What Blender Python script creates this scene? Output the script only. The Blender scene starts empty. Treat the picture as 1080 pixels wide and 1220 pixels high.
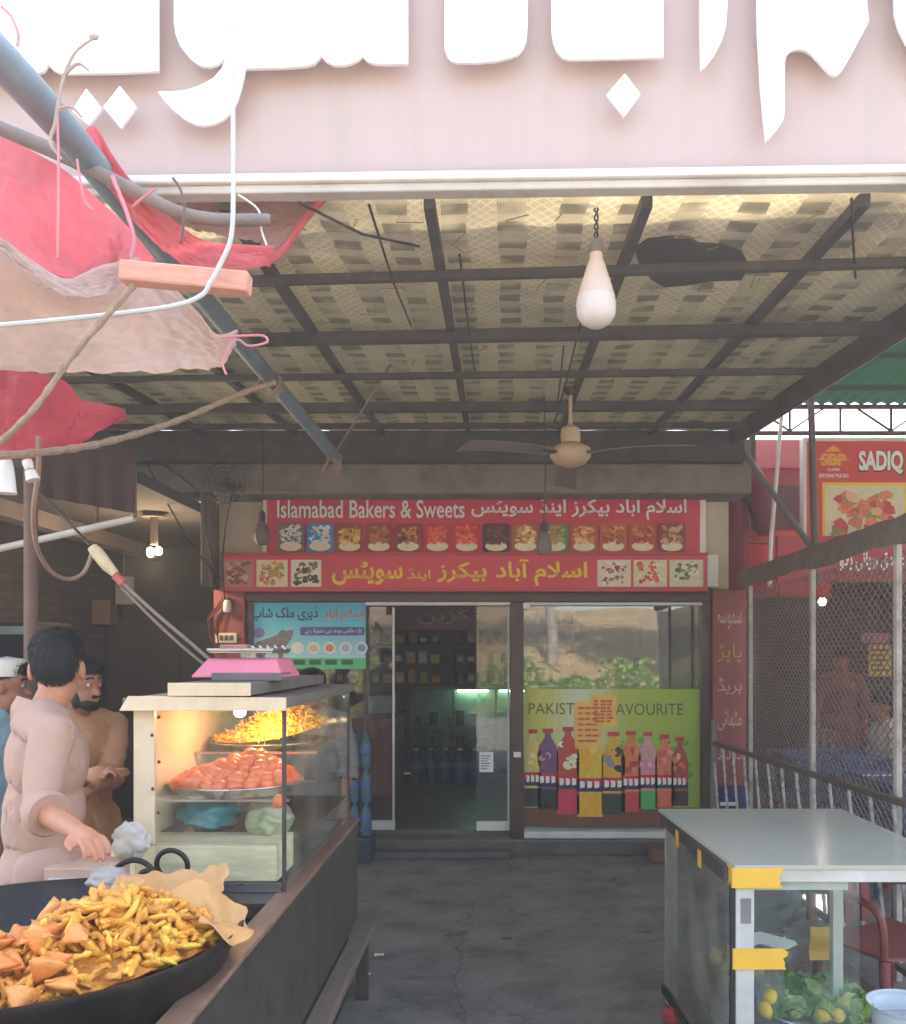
import bpy, bmesh, math, random, unicodedata
from mathutils import Vector, Matrix, noise as mnoise
R = math.radians
C = bpy.context.scene.collection
SC = bpy.context.scene
rnd = random.Random(7)

# ------------------------------------------------------------------ camera, sky, sun, exposure
F, PX, PY, H = 1050.0, 592.0, 780.0, 1.65          # focal length and principal point in photo pixels, eye height
cam = bpy.data.objects.new('camera', bpy.data.cameras.new('camera'))
C.objects.link(cam)
cam.location = (0, 0, H)
cam.rotation_euler = (R(90), 0, 0)
cam.data.sensor_width = 36
cam.data.lens = F / 1220 * 36
cam.data.shift_x = (540 - PX) / 1220
cam.data.shift_y = (PY - 610) / 1220
cam.data.clip_start = 0.05
cam.data.clip_end = 3000
SC.camera = cam

SUN_EL, SUN_AZ = 56.0, 12.0      # the sun stands behind the shop, a little to the right
w = bpy.data.worlds.new('World'); SC.world = w; w.use_nodes = True
nt = w.node_tree
sky = nt.nodes.new('ShaderNodeTexSky'); sky.sky_type = 'NISHITA'; sky.sun_disc = False
sky.sun_elevation = R(SUN_EL); sky.sun_rotation = R(SUN_AZ); sky.dust_density = 3.0; sky.air_density = 1.2
nt.nodes['Background'].inputs['Strength'].default_value = 0.15
nt.links.new(sky.outputs[0], nt.nodes['Background'].inputs[0])
sun = bpy.data.objects.new('sun', bpy.data.lights.new('sun', 'SUN')); C.objects.link(sun)
sun.data.energy = 4.2; sun.data.angle = R(0.5); sun.data.color = (1, .95, .86)
sd = Vector((math.sin(R(SUN_AZ)) * math.cos(R(SUN_EL)), math.cos(R(SUN_AZ)) * math.cos(R(SUN_EL)), math.sin(R(SUN_EL))))
sun.rotation_euler = sd.to_track_quat('Z', 'Y').to_euler()
sun.location = sd * 30
SC.view_settings.view_transform = 'Standard'
SC.view_settings.look = 'None'
SC.view_settings.exposure = 2.72
SC.view_settings.gamma = 1
SC.render.engine = 'CYCLES'
SC.cycles.use_denoising = True
SC.cycles.max_bounces = 10
SC.cycles.diffuse_bounces = 5
SC.cycles.transparent_max_bounces = 16
SC.cycles.caustics_reflective = False
SC.cycles.caustics_refractive = False
SC.cycles.sample_clamp_indirect = 6

# ------------------------------------------------------------------ helpers
def P(px, py, Y):
    """world point that lies at depth Y under photo pixel (px, py)"""
    return Vector(((px - PX) / F * Y, Y, H - (py - PY) / F * Y))
def X(px, Y): return (px - PX) / F * Y
def Z(py, Y): return H - (py - PY) / F * Y

def lin(c):
    return tuple(((v / 255) / 12.92 if v / 255 < .04045 else ((v / 255 + .055) / 1.055) ** 2.4) for v in c)

MATS = {}
def M(name, col, rough=.6, var=.18, scale=6, metal=0., bump=0., bscale=60, dirt=None, damt=.5, dscale=2.2, spec=.5, trans=0., emit=None, estr=0., coat=0., stretch=None):
    if name in MATS: return MATS[name]
    m = bpy.data.materials.new(name); m.use_nodes = True
    n = m.node_tree; L = n.links.new; b = n.nodes['Principled BSDF']; out = n.nodes['Material Output']
    c = lin(col)
    tc = n.nodes.new('ShaderNodeTexCoord'); vec = tc.outputs['Object']
    if stretch:
        mp = n.nodes.new('ShaderNodeMapping'); mp.inputs['Scale'].default_value = stretch
        L(vec, mp.inputs[0]); vec = mp.outputs[0]
    no = n.nodes.new('ShaderNodeTexNoise'); no.inputs['Scale'].default_value = scale; no.inputs['Detail'].default_value = 5
    no.inputs['Roughness'].default_value = .65
    L(vec, no.inputs['Vector'])
    rp = n.nodes.new('ShaderNodeValToRGB')
    rp.color_ramp.elements[0].position = .3; rp.color_ramp.elements[1].position = .7
    rp.color_ramp.elements[0].color = (*[max(0, v * (1 - var)) for v in c], 1)
    rp.color_ramp.elements[1].color = (*[min(1, v * (1 + var)) for v in c], 1)
    L(no.outputs[0], rp.inputs[0]); colout = rp.outputs[0]
    if dirt:
        d = n.nodes.new('ShaderNodeTexNoise'); d.inputs['Scale'].default_value = dscale; d.inputs['Detail'].default_value = 8
        d.inputs['Roughness'].default_value = .7
        L(vec, d.inputs['Vector'])
        dr = n.nodes.new('ShaderNodeMapRange'); dr.inputs[1].default_value = .48; dr.inputs[2].default_value = .68
        dr.inputs[4].default_value = damt
        L(d.outputs[0], dr.inputs[0])
        mx = n.nodes.new('ShaderNodeMix'); mx.data_type = 'RGBA'
        L(dr.outputs[0], mx.inputs[0]); L(colout, mx.inputs[6]); mx.inputs[7].default_value = (*lin(dirt), 1)
        colout = mx.outputs[2]
    L(colout, b.inputs['Base Color'])
    b.inputs['Metallic'].default_value = metal
    b.inputs['Specular IOR Level'].default_value = spec
    b.inputs['Coat Weight'].default_value = coat
    rr = n.nodes.new('ShaderNodeMapRange'); rr.inputs[3].default_value = max(0.03, rough - .1); rr.inputs[4].default_value = min(1, rough + .1)
    L(no.outputs[0], rr.inputs[0]); L(rr.outputs[0], b.inputs['Roughness'])
    if bump:
        bn = n.nodes.new('ShaderNodeTexNoise'); bn.inputs['Scale'].default_value = bscale; bn.inputs['Detail'].default_value = 4
        L(vec, bn.inputs['Vector'])
        bp = n.nodes.new('ShaderNodeBump'); bp.inputs['Strength'].default_value = bump; bp.inputs['Distance'].default_value = .01
        L(bn.outputs[0], bp.inputs['Height']); L(bp.outputs[0], b.inputs['Normal'])
    if emit:
        b.inputs['Emission Color'].default_value = (*lin(emit), 1); b.inputs['Emission Strength'].default_value = estr
    if trans:                       # thin cloth, plastic sheet or leaf: light passes through
        t = n.nodes.new('ShaderNodeBsdfTranslucent'); L(colout, t.inputs[0])
        ms = n.nodes.new('ShaderNodeMixShader'); ms.inputs[0].default_value = trans
        L(b.outputs[0], ms.inputs[1]); L(t.outputs[0], ms.inputs[2]); L(ms.outputs[0], out.inputs[0])
    MATS[name] = m
    return m

def glass(name, tint=(225, 235, 232), haze=.05, smear=(200, 205, 200), rough=.02, sscale=5, refl=1.0):
    """thin pane: clear, mirror-like by angle, with patchy smears of grease and dust"""
    if name in MATS: return MATS[name]
    m = bpy.data.materials.new(name); m.use_nodes = True
    n = m.node_tree; L = n.links.new; n.nodes.remove(n.nodes['Principled BSDF']); out = n.nodes['Material Output']
    tr = n.nodes.new('ShaderNodeBsdfTransparent'); tr.inputs[0].default_value = (*lin(tint), 1)
    gl = n.nodes.new('ShaderNodeBsdfGlossy'); gl.inputs['Roughness'].default_value = rough
    fr = n.nodes.new('ShaderNodeFresnel'); ge = n.nodes.new('ShaderNodeNewGeometry')   # same mirror strength from both faces of the pane
    io = n.nodes.new('ShaderNodeMath'); io.operation = 'MULTIPLY_ADD'; L(ge.outputs['Backfacing'], io.inputs[0]); io.inputs[1].default_value = -.8333; io.inputs[2].default_value = 1.5; L(io.outputs[0], fr.inputs[0])
    mu = n.nodes.new('ShaderNodeMath'); mu.operation = 'MULTIPLY'; mu.inputs[1].default_value = refl
    L(fr.outputs[0], mu.inputs[0])
    m1 = n.nodes.new('ShaderNodeMixShader'); L(mu.outputs[0], m1.inputs[0]); L(tr.outputs[0], m1.inputs[1]); L(gl.outputs[0], m1.inputs[2])
    df = n.nodes.new('ShaderNodeBsdfDiffuse'); df.inputs[0].default_value = (*lin(smear), 1)
    tl = n.nodes.new('ShaderNodeBsdfTranslucent'); tl.inputs[0].default_value = (*lin(smear), 1)
    ms = n.nodes.new('ShaderNodeMixShader'); ms.inputs[0].default_value = .4; L(df.outputs[0], ms.inputs[1]); L(tl.outputs[0], ms.inputs[2])
    tc = n.nodes.new('ShaderNodeTexCoord'); no = n.nodes.new('ShaderNodeTexNoise'); no.inputs['Scale'].default_value = sscale; no.inputs['Detail'].default_value = 7
    L(tc.outputs['Object'], no.inputs['Vector'])
    mr = n.nodes.new('ShaderNodeMapRange'); mr.inputs[1].default_value = .35; mr.inputs[2].default_value = .75; mr.inputs[4].default_value = haze * 2
    L(no.outputs[0], mr.inputs[0])
    m2 = n.nodes.new('ShaderNodeMixShader'); L(mr.outputs[0], m2.inputs[0]); L(m1.outputs[0], m2.inputs[1]); L(ms.outputs[0], m2.inputs[2])
    L(m2.outputs[0], out.inputs[0])
    MATS[name] = m
    return m

BASE = {}
def link(name, me, parent=None, loc=None):
    o = bpy.data.objects.new(name, me); C.objects.link(o)
    if parent is not None:
        o.parent = parent; BASE[o.name] = BASE[parent.name]
    else:
        o.location = loc if loc is not None else (0, 0, 0); BASE[o.name] = Vector(o.location)
    return o

def thing(name, label, cat, loc=(0, 0, 0), group=None):
    o = bpy.data.objects.new(name, None); C.objects.link(o)
    o.location = loc; o.empty_display_size = .1; BASE[o.name] = Vector(loc)
    o['label'] = label; o['category'] = cat
    if group: o['group'] = group
    return o

def tag(o, label=None, cat=None, group=None, kind=None):
    if label: o['label'] = label
    if cat: o['category'] = cat
    if group: o['group'] = group
    if kind: o['kind'] = kind
    return o

def children(o): return [c for c in C.objects if c.parent == o]
KIDS = None
def dup(root, loc, rot=None, label=None, scale=None):
    r = root.copy(); C.objects.link(r); r.location = loc; BASE[r.name] = Vector(loc)
    if rot is not None: r.rotation_euler = rot
    if scale is not None: r.scale = scale
    if label: r['label'] = label
    for ch in list(root.children):
        c = ch.copy(); C.objects.link(c); c.parent = r
        for g in list(ch.children):
            d = g.copy(); C.objects.link(d); d.parent = c
    return r

class G:
    """collects shapes and links them as one mesh object"""
    def __init__(s): s.v = []; s.f = []; s.mi = []; s.m = 0; s.xf = None
    def add(s, vs, fs):
        b = len(s.v)
        s.v += [(s.xf @ Vector(v) if s.xf is not None else Vector(v)) for v in vs]
        for f in fs: s.f.append([i + b for i in f]); s.mi.append(s.m)
        return s
    def box(s, a, b):
        x0, x1 = sorted((a[0], b[0])); y0, y1 = sorted((a[1], b[1])); z0, z1 = sorted((a[2], b[2]))
        return s.add([(x0, y0, z0), (x1, y0, z0), (x1, y1, z0), (x0, y1, z0), (x0, y0, z1), (x1, y0, z1), (x1, y1, z1), (x0, y1, z1)],
                     [(3, 2, 1, 0), (4, 5, 6, 7), (0, 1, 5, 4), (1, 2, 6, 5), (2, 3, 7, 6), (3, 0, 4, 7)])
    def cbox(s, c, d, rot=None):
        c = Vector(c); m = rot.to_matrix() if rot is not None else Matrix.Identity(3)
        vs = [c + m @ Vector((sx * d[0] / 2, sy * d[1] / 2, sz * d[2] / 2)) for sz in (-1, 1) for sx, sy in ((-1, -1), (1, -1), (1, 1), (-1, 1))]
        return s.add(vs, [(3, 2, 1, 0), (4, 5, 6, 7), (0, 1, 5, 4), (1, 2, 6, 5), (2, 3, 7, 6), (3, 0, 4, 7)])
    def bar(s, a, b, w, h, up=(0, 0, 1)):
        """rectangular bar from a to b, w wide, h high"""
        a = Vector(a); b = Vector(b); d = (b - a).normalized(); u = Vector(up)
        if abs(d.dot(u)) > .98: u = Vector((0, 1, 0))
        r = d.cross(u).normalized(); u = r.cross(d).normalized()
        o = [(-w / 2, -h / 2), (w / 2, -h / 2), (w / 2, h / 2), (-w / 2, h / 2)]
        vs = [p + r * x + u * z for p in (a, b) for x, z in o]
        return s.add(vs, [(0, 1, 2, 3), (7, 6, 5, 4), (0, 4, 5, 1), (1, 5, 6, 2), (2, 6, 7, 3), (3, 7, 4, 0)])
    def tube(s, pts, r, n=8, cap=True):
        pts = [Vector(p) for p in pts]; k = len(pts)
        rs = r if isinstance(r, (list, tuple)) else [r] * k
        vs = []; u = None
        for i, p in enumerate(pts):
            d = (pts[min(i + 1, k - 1)] - pts[max(i - 1, 0)])
            d = d.normalized() if d.length > 1e-9 else Vector((0, 0, 1))
            if u is None: u = d.orthogonal().normalized()
            else:
                u = u - d * u.dot(d); u = u.normalized() if u.length > 1e-6 else d.orthogonal().normalized()
            q = d.cross(u)
            for j in range(n):
                t = 2 * math.pi * j / n
                vs.append(p + (u * math.cos(t) + q * math.sin(t)) * rs[i])
        fs = [(i * n + j, i * n + (j + 1) % n, (i + 1) * n + (j + 1) % n, (i + 1) * n + j) for i in range(k - 1) for j in range(n)]
        if cap: fs += [tuple(range(n - 1, -1, -1)), tuple(range((k - 1) * n, k * n))]
        return s.add(vs, fs)
    def lathe(s, prof, c=(0, 0, 0), n=24, axis=None):
        c = Vector(c); k = len(prof); vs = []
        for r, z in prof:
            for j in range(n):
                t = 2 * math.pi * j / n; v = Vector((r * math.cos(t), r * math.sin(t), z))
                vs.append(c + (axis @ v if axis is not None else v))
        fs = [(i * n + j, i * n + (j + 1) % n, (i + 1) * n + (j + 1) % n, (i + 1) * n + j) for i in range(k - 1) for j in range(n)]
        if prof[0][0] > 1e-6: fs.append(tuple(range(n - 1, -1, -1)))
        if prof[-1][0] > 1e-6: fs.append(tuple(range((k - 1) * n, k * n)))
        return s.add(vs, fs)
    def prism(s, poly, o, ux, uy, th):
        """flat polygon poly (2-D) in the plane o + x*ux + y*uy, th thick along ux x uy"""
        o = Vector(o); ux = Vector(ux); uy = Vector(uy); nn = ux.cross(uy).normalized() * th
        k = len(poly); a = [o + ux * x + uy * y for x, y in poly]
        area = sum(poly[i][0] * poly[(i + 1) % k][1] - poly[(i + 1) % k][0] * poly[i][1] for i in range(k))
        if area < 0: a.reverse()
        vs = a + [p + nn for p in a]
        return s.add(vs, [tuple(range(k - 1, -1, -1)), tuple(range(k, 2 * k))] + [(i, (i + 1) % k, k + (i + 1) % k, k + i) for i in range(k)])
    def plate(s, poly, Y, th=.002):
        """polygon in x,z lying on the plane y=Y, facing the street"""
        return s.prism(poly, (0, Y, 0), (1, 0, 0), (0, 0, 1), th) if th < 0 else s.prism(poly, (0, Y, 0), (1, 0, 0), (0, 0, 1), th)
    def rect(s, x0, x1, z0, z1, Y, th=.002): return s.box((x0, Y - th, z0), (x1, Y, z1))
    def ell(s, c, rx, rz, Y, th=.002, n=18, a0=0, a1=360):
        return s.plate([(c[0] + rx * math.cos(R(a0 + (a1 - a0) * i / n)), c[1] + rz * math.sin(R(a0 + (a1 - a0) * i / n))) for i in range(n if a1 - a0 >= 360 else n + 1)], Y, th)
    def ball(s, c, r, seg=10, rings=7, jit=0, rot=None):
        c = Vector(c); r = Vector(r) if not isinstance(r, (int, float)) else Vector((r, r, r))
        vs = [Vector((0, 0, -1))]
        for i in range(1, rings):
            a = math.pi * i / rings - math.pi / 2
            for j in range(seg):
                t = 2 * math.pi * j / seg; vs.append(Vector((math.cos(a) * math.cos(t), math.cos(a) * math.sin(t), math.sin(a))))
        vs.append(Vector((0, 0, 1)))
        m = rot.to_matrix() if rot is not None else Matrix.Identity(3)
        out = []
        for v in vs:
            k = 1 + (mnoise.noise(v * 1.7 + c * 31) * jit if jit else 0)
            out.append(c + m @ Vector((v.x * r.x * k, v.y * r.y * k, v.z * r.z * k)))
        fs = [(0, 1 + (j + 1) % seg, 1 + j) for j in range(seg)]
        for i in range(rings - 2):
            for j in range(seg):
                a = 1 + i * seg; fs.append((a + j, a + (j + 1) % seg, a + seg + (j + 1) % seg, a + seg + j))
        a = 1 + (rings - 2) * seg; e = len(vs) - 1
        fs += [(a + j, a + (j + 1) % seg, e) for j in range(seg)]
        return s.add(out, fs)
    def sheet(s, fn, nu, nv, th):
        """surface fn(u,v) with a real thickness th"""
        pt = [[Vector(fn(i / nu, j / nv)) for j in range(nv + 1)] for i in range(nu + 1)]
        top = []; bot = []
        for i in range(nu + 1):
            for j in range(nv + 1):
                du = pt[min(i + 1, nu)][j] - pt[max(i - 1, 0)][j]; dv = pt[i][min(j + 1, nv)] - pt[i][max(j - 1, 0)]
                nn = du.cross(dv); nn = nn.normalized() if nn.length > 1e-9 else Vector((0, 0, 1))
                top.append(pt[i][j] + nn * th / 2); bot.append(pt[i][j] - nn * th / 2)
        n = len(top); w_ = nv + 1; fs = []
        for i in range(nu):
            for j in range(nv):
                a = i * w_ + j; q = (a, a + w_, a + w_ + 1, a + 1); fs.append(q); fs.append(tuple(n + k for k in reversed(q)))
        edge = [i * w_ for i in range(nu + 1)] + [nu * w_ + j for j in range(1, nv + 1)] + [i * w_ + nv for i in range(nu - 1, -1, -1)] + [j for j in range(nv - 1, 0, -1)]
        for i in range(len(edge)):
            a, b = edge[i], edge[(i + 1) % len(edge)]; fs.append((b, a, n + a, n + b))
        return s.add(top + bot, fs)
    def build(s, name, mats, parent=None, loc=None, smooth=False, bevel=0., bseg=2, sharp=45):
        base = BASE[parent.name] if parent is not None else Vector(loc if loc is not None else (0, 0, 0))
        me = bpy.data.meshes.new(name)
        me.from_pydata([v - base for v in s.v], [], s.f)
        ml = mats if isinstance(mats, (list, tuple)) else [mats]
        for m in ml: me.materials.append(m)
        if len(ml) > 1: me.polygons.foreach_set('material_index', s.mi)
        if smooth:
            me.polygons.foreach_set('use_smooth', [True] * len(me.polygons))
            if sharp < 180: me.set_sharp_from_angle(angle=R(sharp))
        me.validate(); me.update()
        o = link(name, me, parent, loc)
        if bevel:
            b = o.modifiers.new('bevel', 'BEVEL'); b.width = bevel; b.segments = bseg; b.limit_method = 'ANGLE'; b.angle_limit = R(40)
        return o

def capsule(g, a, ra, b, rb, n=14):
    a = Vector(a); b = Vector(b); d = b - a; L_ = d.length
    q = d.to_track_quat('Z', 'Y').to_matrix() if L_ > 1e-6 else Matrix.Identity(3)
    prof = []
    for i in range(6): t = -math.pi / 2 + i / 6 * math.pi / 2; prof.append((max(1e-4, ra * math.cos(t)), ra * math.sin(t)))
    prof.append((ra, 0)); prof.append((rb, L_))
    for i in range(1, 6): t = i / 6 * math.pi / 2; prof.append((rb * math.cos(t), L_ + rb * math.sin(t)))
    prof.append((1e-4, L_ + rb))
    g.lathe(prof, a, n, q)

def blob(name, prims, mat, parent, vox=.01, smooth=4, wr=None):
    """one continuous surface grown over tapered capsules (a, ra, b, rb) and ellipsoids (c, (rx,ry,rz), rot)"""
    g = G()
    for p in prims:
        if len(p) == 4: capsule(g, *p)
        else: g.ball(p[0], p[1], 18, 12, 0, p[2] if len(p) > 2 else None)
    o = g.build(name, mat, parent)
    r = o.modifiers.new('r', 'REMESH'); r.mode = 'VOXEL'; r.voxel_size = vox
    sm = o.modifiers.new('s', 'SMOOTH'); sm.iterations = smooth; sm.factor = .5
    dg = bpy.context.evaluated_depsgraph_get(); dg.update()
    me = bpy.data.meshes.new_from_object(o.evaluated_get(dg))
    o.modifiers.clear(); old = o.data; o.data = me; bpy.data.meshes.remove(old); me.name = name
    if wr:                                     # cloth folds
        for v in me.vertices:
            v.co += v.normal * (wr(v.co + BASE[o.name]))
        bm = bmesh.new(); bm.from_mesh(me)
        for _ in range(3): bmesh.ops.smooth_vert(bm, verts=bm.verts[:], factor=.5, use_axis_x=True, use_axis_y=True, use_axis_z=True)
        bm.to_mesh(me); bm.free()
    me.polygons.foreach_set('use_smooth', [True] * len(me.polygons))
    return o

def urdu(t):
    """joins Urdu letters into their contextual forms and puts them in visual order"""
    def form(ch, kind):
        nm = unicodedata.name(ch, '')
        try: return unicodedata.lookup(nm + ' ' + kind + ' FORM')
        except KeyError: return None
    out = []; L_ = list(t); i = 0; prev = False
    while i < len(L_):
        ch = L_[i]
        if not ('\u0600' <= ch <= '\u06ff'): out.append(ch); prev = False; i += 1; continue
        nx = L_[i + 1] if i + 1 < len(L_) else ' '
        if ch == '\u0644' and nx in '\u0627\u0622':
            nm = 'ARABIC LIGATURE LAM WITH ALEF' + (' WITH MADDA ABOVE' if nx == '\u0622' else '')
            out.append(unicodedata.lookup(nm + (' FINAL FORM' if prev else ' ISOLATED FORM'))); prev = False; i += 2; continue
        nxar = '\u0600' <= nx <= '\u06ff'
        can = form(ch, 'INITIAL') is not None
        k = ('MEDIAL' if prev else 'INITIAL') if (can and nxar) else ('FINAL' if prev else 'ISOLATED')
        out.append(form(ch, k) or form(ch, 'ISOLATED') or ch); prev = can and nxar; i += 1
    return ''.join(reversed(out))

def text(name, body, x0, x1, z0, z1, Y, mat, parent, th=.004, bold=0., xf=None, keep=False):
    """raised lettering fitted to the rectangle x0..x1, z0..z1 on the plane y = Y, facing the street"""
    cu = bpy.data.curves.new('t', 'FONT'); cu.body = urdu(body) if any('\u0600' <= ch <= '\u06ff' for ch in body) else body; cu.resolution_u = 3; cu.offset = bold; cu.size = 1
    o = bpy.data.objects.new('t', cu); C.objects.link(o)
    dg = bpy.context.evaluated_depsgraph_get(); me = bpy.data.meshes.new_from_object(o.evaluated_get(dg))
    bpy.data.objects.remove(o); bpy.data.curves.remove(cu)
    vs = [v.co.copy() for v in me.vertices]
    ax = min(v.x for v in vs); bx = max(v.x for v in vs); ay = min(v.y for v in vs); by = max(v.y for v in vs)
    sx = (x1 - x0) / (bx - ax); sz = (z1 - z0) / (by - ay)
    bm = bmesh.new(); bm.from_mesh(me); bpy.data.meshes.remove(me)
    for v in bm.verts: v.co = Vector((x0 + (v.co.x - ax) * sx, Y, z0 + (v.co.y - ay) * sz))
    bm.normal_update()
    r = bmesh.ops.extrude_face_region(bm, geom=bm.faces[:])
    for e in r['geom']:
        if isinstance(e, bmesh.types.BMVert): e.co.y -= th
    g = G(); bm.verts.index_update()
    co = [v.co.copy() for v in bm.verts]
    if xf is not None: co = [xf(c) for c in co]
    g.add(co, [[v.index for v in f.verts] for f in bm.faces]); bm.free()
    return g.build(name, mat, parent)
# ------------------------------------------------------------------ materials
concrete = M('floor_concrete', (124, 119, 112), .72, .3, 2.4, bump=.3, bscale=35, dirt=(52, 49, 46), damt=.55, dscale=3.2)
grime_grey = M('grimy_plaster', (136, 124, 114), .85, .15, 3, dirt=(70, 64, 60), damt=.6, bump=.15)
beige_wall = M('beige_wall_paint', (212, 196, 172), .7, .08, 3, dirt=(150, 130, 110), damt=.45)
dark_metal = M('sooty_steel', (66, 58, 57), .6, .25, 9, metal=.1, dirt=(112, 96, 88), damt=.4, dscale=6)
brown_frame = M('brown_aluminium', (74, 52, 44), .4, .2, 6, metal=.3, dirt=(110, 90, 78), damt=.4)
red_paint = M('red_wall_paint', (150, 78, 72), .65, .14, 3, dirt=(120, 70, 62), damt=.5, bump=.1)
maroon = M('maroon_panel', (110, 28, 40), .4, .12, 4)
blue_paint = M('blue_wall_paint', (54, 56, 110), .6, .12, 4, dirt=(60, 56, 60))
banner_red = M('banner_vinyl_red', (212, 44, 72), .45, .1, 3, bump=.1, bscale=8, dirt=(170, 30, 50), damt=.4)
board_red = M('signboard_red', (214, 52, 66), .4, .06, 3, dirt=(150, 40, 48), damt=.3)
white_ink = M('white_ink', (238, 232, 226), .5, .05)
yellow_ink = M('yellow_ink', (242, 200, 40), .5, .06)
cream_ink = M('cream_ink', (232, 214, 178), .5, .1)
white_alu = M('white_aluminium', (220, 214, 206), .4, .06, 4, dirt=(170, 160, 150), damt=.4)
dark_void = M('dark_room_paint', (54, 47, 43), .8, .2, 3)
dark_wood = M('dark_wood', (70, 50, 40), .55, .25, 4, stretch=(1, 1, 6))
black_rub = M('black_rubber', (28, 27, 27), .6, .2)
wire_black = M('black_cable', (38, 34, 33), .6, .2)
wire_white = M('white_cable', (226, 222, 216), .5, .06)
rope_mat = M('hemp_rope', (150, 126, 104), .9, .3, 40, bump=.4, bscale=160)
twine_pink = M('pink_plastic_twine', (228, 150, 160), .5, .12, trans=.3)
shop_glass = glass('shop_glass', (236, 244, 240), .03, refl=4.2)
leaf_glass = glass('door_glass', (240, 247, 244), .035, refl=2.0)
floor_tile = M('shop_floor_tile', (92, 86, 80), .35, .12, 3, dirt=(90, 84, 78))
steel = M('brushed_steel', (176, 174, 170), .3, .12, 12, metal=.9, stretch=(1, 1, 12))

def worn_concrete(m):
    n = m.node_tree; L = n.links.new; b = n.nodes['Principled BSDF']; src = b.inputs['Base Color'].links[0].from_socket
    tc = n.nodes.new('ShaderNodeTexCoord'); wn = n.nodes.new('ShaderNodeTexNoise'); wn.inputs['Scale'].default_value = 2.5; wn.inputs['Detail'].default_value = 6
    L(tc.outputs['Object'], wn.inputs['Vector'])
    ad = n.nodes.new('ShaderNodeVectorMath'); ad.operation = 'MULTIPLY_ADD'; L(wn.outputs['Color'], ad.inputs[0]); ad.inputs[1].default_value = (.5, .5, .5); L(tc.outputs['Object'], ad.inputs[2])
    def layer(src, fac, col):
        k = n.nodes.new('ShaderNodeMix'); k.data_type = 'RGBA'; L(fac, k.inputs[0]); L(src, k.inputs[6]); k.inputs[7].default_value = (*lin(col), 1); return k.outputs[2]
    def rng(v, a, b_, c, d):
        k = n.nodes.new('ShaderNodeMapRange'); L(v, k.inputs[0])
        for i, x in enumerate((a, b_, c, d)): k.inputs[i + 1].default_value = x
        return k.outputs[0]
    vo = n.nodes.new('ShaderNodeTexVoronoi'); vo.feature = 'DISTANCE_TO_EDGE'; vo.inputs['Scale'].default_value = .5; L(ad.outputs[0], vo.inputs['Vector'])
    c = layer(src, rng(vo.outputs['Distance'], .0, .006, .5, 0), (48, 45, 43))
    gr = n.nodes.new('ShaderNodeTexNoise'); gr.inputs['Scale'].default_value = 70; gr.inputs['Detail'].default_value = 3; L(tc.outputs['Object'], gr.inputs['Vector'])
    c = layer(c, rng(gr.outputs[0], .6, .72, 0, .6), (150, 142, 132)); c = layer(c, rng(gr.outputs[0], .4, .3, 0, .6), (60, 56, 52))
    mp = n.nodes.new('ShaderNodeMapping'); mp.inputs['Scale'].default_value = (2.6, 5.5, 1); L(tc.outputs['Object'], mp.inputs[0])
    st = n.nodes.new('ShaderNodeTexNoise'); st.inputs['Scale'].default_value = 1.1; st.inputs['Detail'].default_value = 7; st.inputs['Roughness'].default_value = .7; L(mp.outputs[0], st.inputs['Vector'])
    c = layer(c, rng(st.outputs[0], .6, .68, 0, .75), (54, 50, 47))
    L(c, b.inputs['Base Color'])
worn_concrete(concrete)
# ------------------------------------------------------------------ the setting
g = G(); g.box((-60, -60, -.3), (60, 60, 0)); o = g.build('ground', concrete); tag(o, kind='structure')
hill_m = M('hill_scrub', (120, 128, 112), .95, .25, .3)
g = G()
def hill(u, v):
    x = -30 + 85 * u; y = 44 + 12 * v
    zz = 13.4 * (.7 + .3 * math.sin(u * 9 + .2)) * math.sin(min(1, v * 1.6) * math.pi / 2) + 1.2 * mnoise.noise(Vector((u * 14, v * 3, 0)))
    return (x, y, zz * (v > 0) - .5)
g.sheet(hill, 60, 8, 1); tag(g.build('hills', hill_m, smooth=True), kind='structure')

# ------------------------------------------------------------------ bakery building
YS = 7.4
shop = thing('bakery_shop', 'bakery shop with brown framed glass front, beige upper wall and red pillars at the back', 'shop', (-.3, YS, 0))
g = G()
g.box((-2.33, YS, 2.2), (1.86, YS + .2, 3.34))                      # upper wall behind the banner
g.box((-2.33, YS + .2, 2.62), (-2.13, 11.2, 3.34)); g.box((1.8, YS + .2, 0), (2.0, 11.2, 3.34)); g.box((-2.33, YS + .22, 0), (-2.13, 11.2, 2.62))
g.build('wall', beige_wall, shop)
g = G(); g.box((-2.9, 6.98, 2.93), (2.02, YS - .003, 3.36)); g.build('concrete_beam', grime_grey, shop, bevel=.012)
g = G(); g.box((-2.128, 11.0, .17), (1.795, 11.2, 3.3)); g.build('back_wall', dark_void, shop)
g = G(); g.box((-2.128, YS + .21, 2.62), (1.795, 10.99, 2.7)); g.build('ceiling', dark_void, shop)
g = G(); g.box((-2.12, YS - .14, .003), (1.79, YS + .06, .125)); g.box((-2.12, YS + .06, .003), (1.79, 11.0, .17)); o = g.build('floor', floor_tile, shop, bevel=.01)
g = G(); g.box((-2.35, YS - .16, .0035), (1.99, YS - .141, .115)); g.box((-1.2, YS - .3, .003), (.12, YS - .16, .06)); g.build('step', M('step_concrete', (92, 88, 84), .85, .25, 5, bump=.4, dirt=(60, 58, 55)), shop, bevel=.012)
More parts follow.
